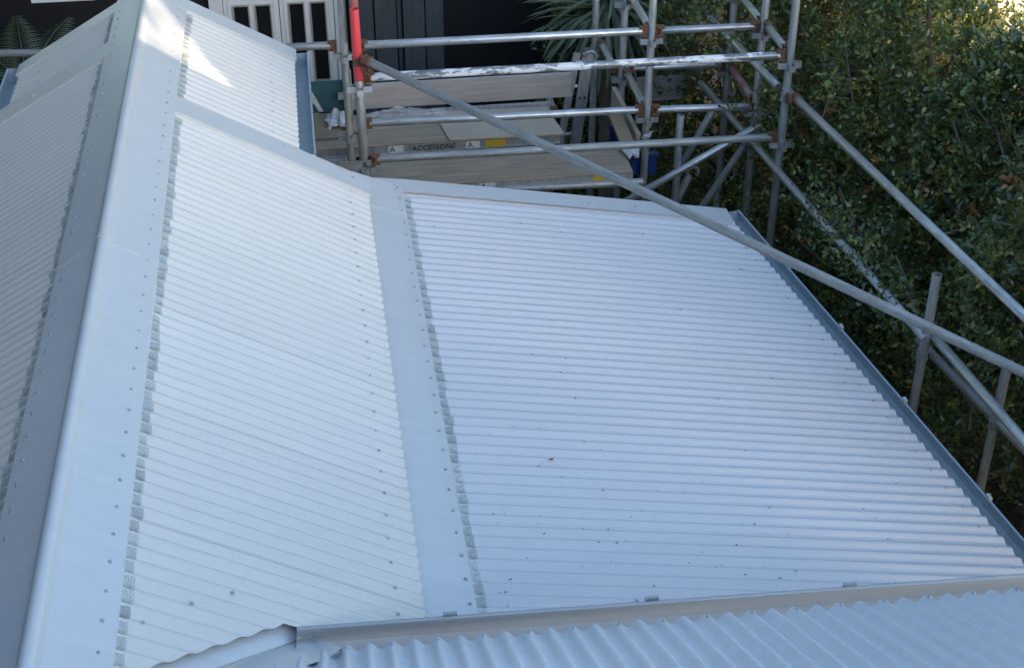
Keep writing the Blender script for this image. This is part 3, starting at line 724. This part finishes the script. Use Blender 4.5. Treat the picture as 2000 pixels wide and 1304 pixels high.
# ------------------------------------------------------------------ deck on the scaffold
def textmesh(s, size):
    cu = bpy.data.curves.new('txt', 'FONT'); cu.body = s; cu.size = size; cu.extrude = 0.0008
    o = bpy.data.objects.new('txt', cu); col.objects.link(o); dg = bpy.context.evaluated_depsgraph_get()
    me = bpy.data.meshes.new_from_object(o.evaluated_get(dg)); bpy.data.objects.remove(o); return me
def lettering(parent, s, size, p, mat, rot=(R(90), 0, 0), name='lettering', sx=1.0):
    o = link(name, textmesh(s, size), mat, parent); o.location = p; o.rotation_euler = rot; o.scale = (sx, 1, 1); return o
ZP = 3.05
def plank(x0, x1, y0, y1, label, mat, prints):
    t = thing('scaffold_plank', label, 'plank', group='planks of the scaffold deck')
    bevel(MB().box((x0, y0, ZP-0.012), (x1, y1, ZP)).build('deck', mat, t), 0.003)
    rl = MB(); rl.box((x0, y0+0.004, ZP-0.072), (x1, y0+0.008, ZP-0.0125)); rl.box((x0, y0-0.006, ZP-0.074), (x1, y0+0.010, ZP-0.067)); sr = rl.build('side_rail', M_alu, t)
    MB().box((x0, y1-0.008, ZP-0.072), (x1, y1-0.004, ZP-0.0125)).build('side_rail', M_alu, t)
    for s, x, size, m, plate in prints:
        if plate: MB().box((x-0.012, y0-0.0005, ZP-0.066), (x+plate, y0+0.0035, ZP-0.014)).build('label_plate', M_print if s else M_yellow, sr)
        if s: lettering(sr, s, size, (x, y0-0.0012, ZP-0.060), m)
    return t
plank(0.12, 2.13, 8.80, 9.24, 'plain plywood scaffold plank alongside the barge edge of the low roof', M_ply, [('A', 1.07, 0.062, M_ink, 0.10), ('', 1.86, 0, None, 0.16)])
plank(-0.55, 1.735, 9.46, 9.985, 'plywood scaffold plank with ACCESSONE printed on its side, below the timber toe board', M_ply,
      [('A', 0.50, 0.06, M_ink, 0.10), ('ACCESSONE', 0.66, 0.056, M_ink, 0), ('A', 1.06, 0.06, M_ink, 0.09), ('', 1.20, 0, None, 0.14)])
t = thing('plywood_sheet', 'short pale plywood sheet lying on top of the printed plank', 'plywood')
bevel(MB().poly([(0.93, 9.455, ZP+0.014), (1.765, 9.435, ZP+0.014), (1.70, 9.91, ZP+0.014), (0.86, 9.95, ZP+0.014)], (0, 0, 1), 0.0125).build('sheet', M_pine, t), 0.002)
t = thing('aluminium_batten', 'thin drilled aluminium batten behind the short plywood sheet', 'batten')
mb = MB(); mb.box((0.85, 9.955, ZP+0.0005), (1.75, 9.995, ZP+0.02)); mb.build('bar', M_alu, t)
for i in range(8): x = 0.97+0.045*i; MB().box((x, 9.968, ZP+0.0203), (x+0.014, 9.980, ZP+0.0210)).build('hole', M_ink, t)
t = thing('brown_plank', 'short brown plywood plank piece beside the end gutter of the gable roof', 'plank')
bevel(MB().poly([(-0.03, 9.60, ZP+0.016), (0.165, 9.60, ZP+0.016), (0.165, 10.03, ZP+0.016), (-0.05, 10.03, ZP+0.016)], (0, 0, 1), 0.0145).build('board', M_plyd, t), 0.002)
t = thing('toe_board', 'long grey weathered timber toe board standing along the back of the scaffold deck', 'board')
bevel(MB().box((0.27, 10.085, ZP+0.002), (1.93, 10.12, 3.245)).build('board', M_toe, t), 0.004)
t = thing('pale_toe_board', 'grey painted board fixed behind the ladder at the scaffold end', 'board')
zb0, zb1 = onY(1285, 196, 10.88)[2], onY(1285, 150, 10.88)[2]
bevel(MB().box((2.62, 10.86, zb0), (3.05, 10.90, zb1)).build('board', M_toe, t), 0.004)
t = thing('pine_board', 'pale pine end board leaning between the middle standards', 'board')
bevel(MB().bar((2.235, 10.0, 3.06), (2.27, 9.28, 3.00), 0.035, 0.20).build('board', M_pine, t), 0.004)
t = thing('timber_offcut', 'splintered timber offcut with a white broken end below the pine board', 'timber')
bevel(MB().bar((2.155, 9.55, 3.13), (2.165, 9.08, 3.075), 0.10, 0.03).build('offcut', M_plyd, t), 0.004)
mb = MB(); mb.add([(2.10, 9.08, 3.095), (2.225, 9.08, 3.095), (2.21, 8.99, 3.07), (2.17, 9.02, 3.075), (2.14, 8.97, 3.07)], [(0, 1, 2, 3, 4)])
mb.add([(2.10, 9.08, 3.080), (2.225, 9.08, 3.080), (2.21, 8.99, 3.055), (2.17, 9.02, 3.06), (2.14, 8.97, 3.055)], [(4, 3, 2, 1, 0)]); mb.build('broken_end', M_cloth, t)
t = thing('paper_scrap', 'torn white paper scrap caught on the middle standard', 'paper')
mb = MB(); c = Vector(onY(1262, 265, 9.24)); mb.add([c+Vector(p) for p in ((-.03, 0, -.03), (.03, -.01, -.01), (.045, 0, .035), (-.005, .0, .012), (-.03, -.01, .004))], [(0, 1, 2, 3, 4)])
o = mb.build('scrap', M_cloth, t); sd = o.modifiers.new('s', 'SOLIDIFY'); sd.thickness = 0.002
def clip(x, y, z, label):
    t = thing('blue_bracket', label, 'bracket', group='blue plastic caps')
    mb = MB(); mb.box((x-0.035, y-0.02, z-0.09), (x+0.035, y+0.02, z+0.09)); mb.box((x-0.05, y-0.03, z+0.06), (x+0.05, y-0.0205, z+0.095)); bevel(mb.build('cap', M_blue, t), 0.006)
    for s in (-1, 0, 1): MB().box((x+s*0.02-0.003, y-0.026, z-0.085), (x+s*0.02+0.003, y-0.0203, z+0.055)).build('rib', M_blue, t)
clip(*onY(1200, 264, 9.75), 'blue plastic cap beside the splintered offcut'); clip(*onY(1240, 318, 9.36), 'blue plastic cap on one side of the middle standard, under the lower rail'); clip(*onY(1272, 318, 9.38), 'blue plastic cap facing the hedge, behind the middle standard')
# ladder beam beyond the deck
t = thing('aluminium_ladder', 'aluminium ladder with punched side rails standing on end behind the toe board', 'ladder')
for xa, xb, w_ in ((1.865, 2.0, 0.055), (1.99, 2.085, 0.085)):
    MB().bar((xa, 10.22, 2.55), (xb, 10.26, 3.33), 0.02, w_, up=(1, 0, 0)).build('side_rail', M_alu, t)
for i in range(4):
    z = 2.66+0.2*i; f_ = (z-2.55)/0.78; MB().tube([(1.865+0.135*f_, 10.25, z), (1.99+0.095*f_, 10.27, z)], 0.014, 8).build('rung', M_alu, t)
for i in range(3):
    for s in (-1, 1):
        z = 2.74+0.24*i; f_ = (z-2.55)/0.78; x = 1.99+0.095*f_+s*0.018
        MB().box((x-0.006, 10.22, z-0.012), (x+0.006, 10.226, z+0.004)).build('hole', M_ink, t)
mb = MB(); mb.tube([(2.10+0.045*math.cos(a_), 10.24, 3.30+0.045*math.sin(a_)) for a_ in np.linspace(R(170), R(-70), 10)], 0.012, 8); mb.build('hook', M_alu, t, smooth=True)
# banner, rag, plastic film
t = thing('teal_banner', 'teal banner with a large white slanted letter beside the corner standards', 'banner')
bevel(MB().box((-0.17, 10.075, 3.05), (0.235, 10.085, 3.30)).build('sheet', M_teal, t), 0.002)
lettering(t, 'A', 0.34, (-0.17, 10.072, 3.06), M_print)
def crumple(name, label, cat, c, rx, ry, rz, mat, seed, n=9):
    r_ = random.Random(seed); t = thing(name, label, cat); v = []; f = []
    for i in range(n):
        for k in range(n):
            u, w2 = i/(n-1)*2-1, k/(n-1)*2-1; rad = math.sqrt(u*u+w2*w2)
            v.append((c[0]+rx*u*(1+0.25*r_.uniform(-1, 1)), c[1]+ry*w2*(1+0.25*r_.uniform(-1, 1)), c[2]+rz*max(0, 1-rad*0.8)*r_.uniform(0.3, 1.3)))
    for i in range(n-1):
        for k in range(n-1): a = i*n+k; f.append((a, a+n, a+n+1, a+1))
    o = link(cat, mesh(name, v, f), mat, t); sd = o.modifiers.new('s', 'SOLIDIFY'); sd.thickness = 0.002; return t
crumple('white_rag', 'crumpled white rag on the deck beside the corner standards', 'rag', (0.155, 9.86, ZP+0.018), 0.085, 0.13, 0.11, M_cloth, 3)
crumple('plastic_film', 'clear crumpled plastic film lying against the grey toe board', 'film', (0.62, 9.90, ZP+0.004), 0.30, 0.075, 0.10, M_film, 5, 14)

# ------------------------------------------------------------------ garden buildings beyond
gh = thing('garden_house', 'dark garden building with white double doors and near-black walls standing for verandah shade', 'building')
YD = 12.6
MB().box((-8, 16.0, 0), (6, 16.2, 3.5)).build('shed_wall', M_shade, gh)
MB().box((-8, 12.75, 3.42), (3.2, 16.2, 3.55)).build('roof', M_tileroof, gh)  # unseen slab added to keep the verandah dark
MB().box((-8, YD+0.06, 0), (-0.80, YD+0.10, 3.4)).build('shade_wall', M_shade, gh)  # black sheet where only deep verandah shade lies
MB().box((0.25, YD+0.06, 0), (3.2, YD+0.10, 3.4)).build('shade_wall', M_shade, gh)
# white frame with two leaves; every leaf has two columns of panes
fr = MB(); fr.box((-0.86, YD, 0), (-0.74, YD+0.12, 3.4)); fr.box((0.235, YD, 0), (0.30, YD+0.12, 3.4)); fr.box((-0.74, YD, 3.12), (0.235, YD+0.12, 3.25)); fr.build('door_frame', M_white, gh)
for x0, x1 in ((-0.735, -0.255), (-0.247, 0.230)):
    d = MB().box((x0, YD+0.02, 0.9), (x1, YD+0.06, 3.11)).build('door', M_white, gh)
    wd = x1-x0
    for ci in (0, 1):
        xc = x0+wd*(0.31+0.40*ci)
        for z0, z1 in ((2.60, 2.965), (2.24, 2.555), (1.8, 2.18)):
            hh = 0.060
            p = MB().box((xc-hh, YD+0.012, z0), (xc+hh, YD+0.0195, z1)).build('pane', M_pane, d)
            q = MB(); q.box((xc-hh-0.012, YD+0.006, z0-0.012), (xc-hh, YD+0.0195, z1+0.012)); q.box((xc+hh, YD+0.006, z0-0.012), (xc+hh+0.012, YD+0.0195, z1+0.012))
            q.box((xc-hh, YD+0.006, z1), (xc+hh, YD+0.0195, z1+0.012)); q.box((xc-hh, YD+0.006, z0-0.012), (xc+hh, YD+0.0195, z0)); q.build('pane_border', M_putty, d)
    mol = MB()
    for xx in (x0+0.035, x1-0.045): mol.box((xx, YD+0.012, 0.9), (xx+0.010, YD+0.0198, 3.05))
    mol.build('moulding', M_white, d)
fe = thing('board_screen', 'dark grey screen of wide vertical boards beyond the red scaffold tube', 'screen')
xb = 0.42
for wdt, dpt in ((0.16, 0), (0.20, .02), (0.05, -.02), (0.20, .02), (0.17, 0)):
    bevel(MB().box((xb, 12.35-dpt, 0), (xb+wdt-0.012, 12.38-dpt, 3.4)).build('board', M_darkpan, fe), 0.003); xb += wdt
t = thing('white_fascia', 'white painted fascia board end in front of the dark verandah', 'board')
p0_, p1_ = onY(62, 4, 11.6), onY(122, -3, 11.6)
MB().box((p0_[0], 11.58, p0_[2]-0.005), (p1_[0]+0.25, 11.62, p0_[2]+0.22)).build('board', M_white, t)

# ------------------------------------------------------------------ hedge
def leaf_cloud(P, D, S, C, name):
    """numpy: P centres, D axis directions, S lengths, C colours -> one mesh of folded leaves"""
    n = len(P); up = rng.normal(size=(n, 3)); up[:, 2] += 0.8
    D = D/np.linalg.norm(D, axis=1, keepdims=True); Rr = np.cross(D, up); Rr /= np.linalg.norm(Rr, axis=1, keepdims=True)+1e-9; U = np.cross(Rr, D)
    L = S[:, None]; wv = L*0.27
    base = P; tip = P+D*L+U*L*-0.10; m1 = P+D*L*0.45; fold = U*L*0.07
    v = np.stack([base, m1+Rr*wv+fold, tip, m1-Rr*wv+fold, P+D*L*0.5], 1).reshape(-1, 3)
    idx = (np.arange(n)*5)[:, None]
    tris = np.concatenate([idx+np.array([[0, 1, 4]]), idx+np.array([[1, 2, 4]]), idx+np.array([[0, 4, 3]]), idx+np.array([[4, 2, 3]])], 1).reshape(-1, 3)
    me = bpy.data.meshes.new(name); nv, nf = len(v), len(tris)
    me.vertices.add(nv); me.vertices.foreach_set('co', v.astype(np.float32).ravel())
    me.loops.add(nf*3); me.loops.foreach_set('vertex_index', tris.astype(np.int32).ravel())
    me.polygons.add(nf); me.polygons.foreach_set('loop_start', np.arange(0, nf*3, 3, dtype=np.int32)); me.polygons.foreach_set('loop_total', np.full(nf, 3, np.int32))
    me.update(calc_edges=True); me.validate()
    ca = me.color_attributes.new('tint', 'FLOAT_COLOR', 'POINT'); cc = np.repeat(np.concatenate([C, np.ones((n, 1))], 1), 5, axis=0)
    ca.data.foreach_set('color', cc.astype(np.float32).ravel()); return me
PAL = np.array([3.0, 2.55, 2.1])*np.array([(0.022, 0.044, 0.018), (0.030, 0.056, 0.022), (0.045, 0.074, 0.025), (0.075, 0.100, 0.030), (0.028, 0.048, 0.030), (0.120, 0.115, 0.035), (0.130, 0.060, 0.030)])
PW = np.array([.23, .26, .21, .13, .12, .045, .005])
def hedge_tree(x, y, h, rx, ry, nclump, label, seed, zlow=0.5, dens=1.0, z_in=None, sun_tint=0.0):
    global rng
    rng = np.random.default_rng(seed); r_ = random.Random(seed)
    t = thing('hedge_tree', label, 'tree', (x, y, 0), group='evergreen trees of the hedge')
    # trunk and upright limbs
    mb = MB()
    mb.tube([(0, 0, 0), (r_.uniform(-.05, .05), r_.uniform(-.05, .05), h*0.35), (r_.uniform(-.12, .12), r_.uniform(-.12, .12), h*0.75), (r_.uniform(-.2, .2), r_.uniform(-.2, .2), h*0.96)], [0.06, 0.05, 0.03, 0.008], 8)
    for i in range(14):
        a = r_.uniform(0, 6.28); z0 = r_.uniform(0.15, 0.75)*h; l = r_.uniform(0.5, 0.95)
        e = Vector((rx*l*math.cos(a), ry*l*math.sin(a), z0+r_.uniform(0.5, 1.3)))
        mb.tube([(0, 0, z0), (e.x*0.45, e.y*0.45, z0+(e.z-z0)*0.35), e], [0.022, 0.014, 0.004], 6)
    mb.build('trunk', M_bark, t, smooth=True)
    # lobes give the crown an uneven surface
    nl = 16; LA = rng.uniform(0, 2*np.pi, nl); LZ = rng.uniform(zlow, h, nl)
    u = rng.uniform(0, 1, nclump); ang = rng.uniform(0, 2*np.pi, nclump); z = zlow+(h-zlow)*rng.uniform(0, 1, nclump)**0.85
    prof = np.clip(1.15*np.sqrt(np.clip((h-z)/(h*0.35), 0, 1)), 0.12, 1.0)*np.clip((z-zlow*0.3)/0.8, 0.3, 1)
    lob = 0.80+0.0*z
    for a_, z_ in zip(LA, LZ): lob += 0.30*np.exp(-((np.angle(np.exp(1j*(ang-a_))))**2/0.25+(z-z_)**2/0.22))
    lob -= 0.22*np.sin(ang*3+z*2.3+seed)**2
    rad = prof*lob*(0.35+0.65*u**0.42)
    cl = np.stack([rx*rad*np.cos(ang), ry*rad*np.sin(ang), z], 1)
    k = 13
    P = np.repeat(cl, k, 0); ax = rng.normal(size=(nclump, 3))*0.45; ax[:, 2] += 0.75; ax[:, 0] += 0.5*np.cos(ang); ax[:, 1] += 0.5*np.sin(ang)
    ax /= np.linalg.norm(ax, axis=1, keepdims=True); A = np.repeat(ax, k, 0)
    tt = np.tile(np.linspace(0, 1, k), nclump)[:, None]*0.17; P = P+A*tt+rng.normal(size=P.shape)*0.012
    D = A*0.6+rng.normal(size=P.shape)*0.75
    S = rng.uniform(0.030, 0.060, len(P))
    cc = rng.choice(len(PAL), nclump, p=PW); C = PAL[np.repeat(cc, k)]*rng.uniform(0.6, 1.35, (len(P), 1))
    if sun_tint: C = C*(1+sun_tint*np.array([0.9, 0.45, 0.1]))  # sunlight put into the leaf colour: brighter and yellower
    me = leaf_cloud(P, D, S, C, 'crown'); link('crown', me, M_leaf, t)
    # pale upright twigs that show between the leaves
    tw = MB(); sel = rng.choice(nclump, min(200, nclump), replace=False)
    for i in sel:
        if u[i] < 0.45: continue
        p = Vector(cl[i]); a = Vector(ax[i]); L = r_.uniform(0.18, 0.5)
        tw.tube([p-a*L*0.6, p+Vector((r_.uniform(-.03, .03), r_.uniform(-.03, .03), 0)), p+a*L*0.5], [0.008, 0.006, 0.003], 5, cap=False)
    tw.build('twigs', M_twig, t, smooth=True, kind='stuff')
    return t
HX = lambda y: 4.30 + 0.16*(8.4-y)
specs = [
 (HX(4.6), 4.6, 5.0, 0.85, 0.75, 900, 'tall hedge tree where the side gutter meets the wide-ribbed roof'),
 (HX(5.8), 5.8, 4.9, 0.85, 0.80, 1500, 'dense hedge tree behind the short leaning scaffold post'),
 (HX(6.9), 6.9, 4.55, 0.85, 0.80, 1900, 'dark glossy hedge tree beside the middle of the side gutter'),
 (HX(7.9), 7.9, 4.15, 0.85, 0.80, 2000, 'dark green hedge tree behind the sloping guard rail'),
 (HX(8.9)-0.05, 8.9, 4.6, 0.75, 0.80, 2000, 'leafy hedge tree right behind the tall outer standard'),
 (4.05, 9.95, 4.8, 0.85, 0.80, 2000, 'hedge tree reaching over the end of the scaffold'),
 (3.55, 11.1, 4.4, 0.95, 0.75, 1900, 'hedge tree growing behind the back row of the scaffold'),
 (2.75, 12.2, 4.0, 0.70, 0.55, 1000, 'thin hedge tree beside the sword-leaved plant'),
 (5.25, 7.9, 3.6, 0.85, 0.85, 700, 'second-row hedge tree with reddish shoots behind the outer guard rail'),
 (5.10, 9.3, 3.75, 0.90, 0.85, 750, 'sunlit second-row hedge tree with yellow-green leaves'),
 (4.70, 10.7, 4.2, 0.90, 0.85, 1500, 'second-row hedge tree half in sun behind the scaffold corner'),
 (6.10, 10.3, 3.6, 0.85, 0.85, 260, 'sparse sunlit tree beyond the hedge, branches showing'),
]
for i, s in enumerate(specs): hedge_tree(*s[:5], int(s[5]*1.45), s[6], seed=100+i, sun_tint=(0.8 if i >= 9 else 0.15 if i == 8 else 0.0), zlow=(2.1 if i < 3 else 1.5 if i == 3 else 0.5))
# low leafy spray that hangs over the scaffold corner
def spray(c, n, rad, label, seed):
    global rng
    rng = np.random.default_rng(seed); t = thing('hedge_branch', label, 'branch', tuple(c), group='loose hedge branches')
    q = rng.normal(size=(n, 3))*np.array(rad); k = 9; P = np.repeat(q, k, 0)+rng.normal(size=(n*k, 3))*0.035
    D = rng.normal(size=P.shape)+np.array([-.3, -.3, .6]); S = rng.uniform(0.03, 0.055, len(P)); C = PAL[np.repeat(rng.choice(len(PAL), n, p=PW), k)]*rng.uniform(0.6, 1.3, (len(P), 1))
    link('leaves', leaf_cloud(P, D, S, C, 'leaves'), M_leaf, t)
    mb = MB(); mb.tube([(0.55, 0.35, -0.9), (0.25, 0.15, -0.2), (0, 0, 0.25)], [0.02, 0.012, 0.004], 6)
    for i in range(8): a = q[i]; mb.tube([(0.2, 0.1, -0.1), tuple(a)], [0.006, 0.002], 5, cap=False)
    mb.build('stem', M_bark, t, smooth=True)
spray(onY(1502, 215, 9.1), 45, (0.075, 0.10, 0.17), 'leafy hedge branch with bronze tips in front of the scaffold corner', 301)
spray(onY(1440, 470, 9.2), 60, (0.16, 0.2, 0.20), 'dark leafy branch hanging behind the end of the side gutter', 302)
spray((3.24, 7.85, 3.08), 90, (0.07, 0.36, 0.09), 'leafy branch lying over the mid rail beside the side gutter', 303)
spray((3.30, 7.0, 3.06), 45, (0.06, 0.20, 0.08), 'leafy branch in front of the short leaning scaffold post', 304)

# ------------------------------------------------------------------ sword-leaved plant and palm
cpos = onY(1190, 20, 11.3)
sw = thing('cabbage_tree', 'sword-leaved cabbage tree with long grey-green blades behind the scaffold', 'tree', (cpos[0], 11.3, 0))
mb = MB(); mb.tube([(0, 0, 0), (0.05, 0.02, 1.2), (0, 0, cpos[2])], [0.10, 0.08, 0.07], 10); mb.build('trunk', M_bark, sw, smooth=True)
def blade(L, wd, droop):
    v = []; f = []; n = 8
    for i in range(n+1):
        t = i/n; x = L*t*math.cos(droop*t*0.6); z = -L*droop*t*t*0.45; wv = wd*(0.55+0.9*t)*(1-t)**0.55 if t < 1 else 0.0005
        v += [(x, -wv, z+wv*0.35), (x, 0, z), (x, wv, z+wv*0.35)]
    for i in range(n):
        for k in (0, 1): a = i*3+k; f.append((a, a+1, a+4, a+3))
    me = mesh('leaf', v, f, True); me.materials.append(M_sword); return me
BL = [blade(0.80, 0.030, 0.5), blade(0.70, 0.026, 0.9), blade(0.85, 0.028, 1.2)]
for i in range(170):
    o = bpy.data.objects.new('leaf', random.choice(BL)); col.objects.link(o); o.parent = sw
    o.location = (random.uniform(-.04, .04), random.uniform(-.04, .04), cpos[2]+random.uniform(-.15, .15))
    o.rotation_euler = (random.uniform(-.3, .3), random.uniform(-0.7, 0.75), random.uniform(0, 6.283))
def palm(base, dirs, label):
    t = thing('palm', label, 'palm', base)
    mb = MB(); mb.tube([(0, 0, -base[2]), (0, 0, -0.6), (0, 0, 0)], [0.07, 0.06, 0.04], 8); mb.build('trunk', M_bark, t, smooth=True)
    for az, el, L in dirs:
        mb = MB(); pts = []
        for i in range(15):
            s = i/14; h = L*s; pts.append(Vector((h*math.cos(az)*math.cos(el*(1-0.5*s)), h*math.sin(az)*math.cos(el*(1-0.5*s)), h*math.sin(el)-0.55*L*s*s*0.6)))
        mb.tube(pts, [0.010*(1-0.8*i/14) for i in range(15)], 5)
        for i in range(2, 15):
            d = (pts[i]-pts[i-1]).normalized(); side = d.cross(Vector((0, 0, 1))).normalized()
            for sg_ in (-1, 1):
                for off in (0, 0.5):
                    p = pts[i-1].lerp(pts[i], off); l = 0.26*math.sin(math.pi*(0.12+0.85*i/15)); tipv = p+side*sg_*l*0.75+d*l*0.6-Vector((0, 0, l*0.35))
                    m = p.lerp(tipv, 0.45)+Vector((0, 0, l*0.06)); mb.add([p, m+d*0.009, tipv, m-d*0.009], [(0, 1, 2, 3)])
        mb.build('frond', M_frond, t)
palm((-2.32, 11.6, 2.72), [(R(60), R(60), 0.75), (R(150), R(50), 0.8), (R(30), R(35), 0.7), (R(200), R(30), 0.7), (R(100), R(75), 0.7), (R(-20), R(25), 0.6), (R(-70), R(40), 0.7)], 'small palm with feathery fronds in the dark behind the gable roof')

# sunlit cream house, also added for bounce light; tall dark trees shaped to block sky
ch = thing('cream_bounce_house', 'cream rendered house in full sun beyond the hedge, added to bounce light on to the roofs', 'house')  # added reflector as well as sunlit backdrop
MB().box((6.7, 13.6, 0), (19, 20, 7.2)).build('wall', mat_plain('cream_render', (0.66, 0.58, 0.44), 0.9, 0.08, 2), ch)
mb = MB(); mb.add([(6.4, 13.3, 7.2), (19.3, 13.3, 7.2), (19.3, 20.3, 7.2), (6.4, 20.3, 7.2), (9.5, 16.8, 9.2), (16.3, 16.8, 9.2)], [(0, 1, 5, 4), (2, 3, 4, 5), (1, 2, 5), (3, 0, 4), (3, 2, 1, 0)]); mb.build('roof', M_tileroof, ch)
for wx in (8.5, 11.5, 14.5):
    w_ = MB().box((wx, 13.56, 4.2), (wx+1.3, 13.598, 5.6)).build('window', M_white, ch); MB().box((wx+0.08, 13.54, 4.28), (wx+1.22, 13.558, 5.52)).build('pane', M_pane, w_)
def big_tree(x, y, h, r, label, seed):
    global rng
    rng = np.random.default_rng(seed); t = thing('sky_blocker_tree', label, 'tree', (x, y, 0), group='tall dark trees shaped to block sky behind the gable')  # unseen crowns added and raised to block the sky
    mb = MB(); mb.tube([(0, 0, 0), (0.1, 0, h*0.4), (0, 0.1, h*0.9)], [0.22, 0.16, 0.04], 9)
    for i in range(9):
        a = i*2.4; z0 = h*(0.25+0.06*i); mb.tube([(0, 0, z0), (r*0.4*math.cos(a), r*0.4*math.sin(a), z0+0.5), (r*0.8*math.cos(a), r*0.8*math.sin(a), z0+1.2)], [0.08, 0.05, 0.015], 6)
    mb.build('trunk', M_bark, t, smooth=True)
    n = 8500; d = rng.normal(size=(n, 3)); d /= np.linalg.norm(d, axis=1, keepdims=True)
    lob = 0.78+0.25*np.sin(d[:, 0]*5+seed)*np.sin(d[:, 1]*6+1)+0.12*np.sin(d[:, 2]*9)
    P = d*(lob*rng.uniform(0, 1, n)**0.4)[:, None]*np.array([r, r, h*0.46])+np.array([0, 0, h*0.56])
    C = PAL[rng.choice(4, n)]*rng.uniform(0.4, 0.9, (n, 1)); link('crown', leaf_cloud(P, rng.normal(size=(n, 3)), rng.uniform(0.16, 0.34, n), C, 'crown'), M_leaf, t)
rng = np.random.default_rng(77)
t = thing('dapple_tree', 'unseen sparse tree added behind the infill to dapple the sun patch', 'tree', (13.2, -17.3, 0))  # added in the sun gap; leaves break up the sun patch
mb = MB(); mb.tube([(0, 0, 0), (0.1, 0, 4), (0, 0, 9.2)], [0.12, 0.09, 0.03], 8); mb.build('trunk', M_bark, t, smooth=True)
q = rng.normal(size=(330, 3))*np.array([0.55, 0.35, 0.55])+np.array([0, 0, 9.35])
link('crown', leaf_cloud(q, rng.normal(size=(330, 3)), rng.uniform(0.08, 0.17, 330), PAL[rng.choice(4, 330)], 'crown'), M_leaf, t)
for i, (x, y, h, r, lb) in enumerate([(-4.6, 13.2, 13.0, 2.3, 'tall dark evergreen raised to block sky, directly behind the verandah roof'), (-7.2, 10.6, 12.5, 2.5, 'broad dark evergreen raised to block sky beside the brick house'),
        (-2.2, 16.6, 14.0, 2.9, 'tall dark evergreen raised to block sky beyond the white doors'), (-7.5, 15.5, 14.0, 2.9, 'tallest dark evergreen, raised to block sky at the back of the garden'),
        (1.2, 16.4, 14.0, 2.9, 'tall dark evergreen added to block sky beyond the board screen'), (4.4, 17.4, 14.0, 2.9, 'tall dark evergreen added to block sky beyond the cabbage tree')]): big_tree(x, y, h, r, lb, 400+i)
bpy.context.view_layer.update()
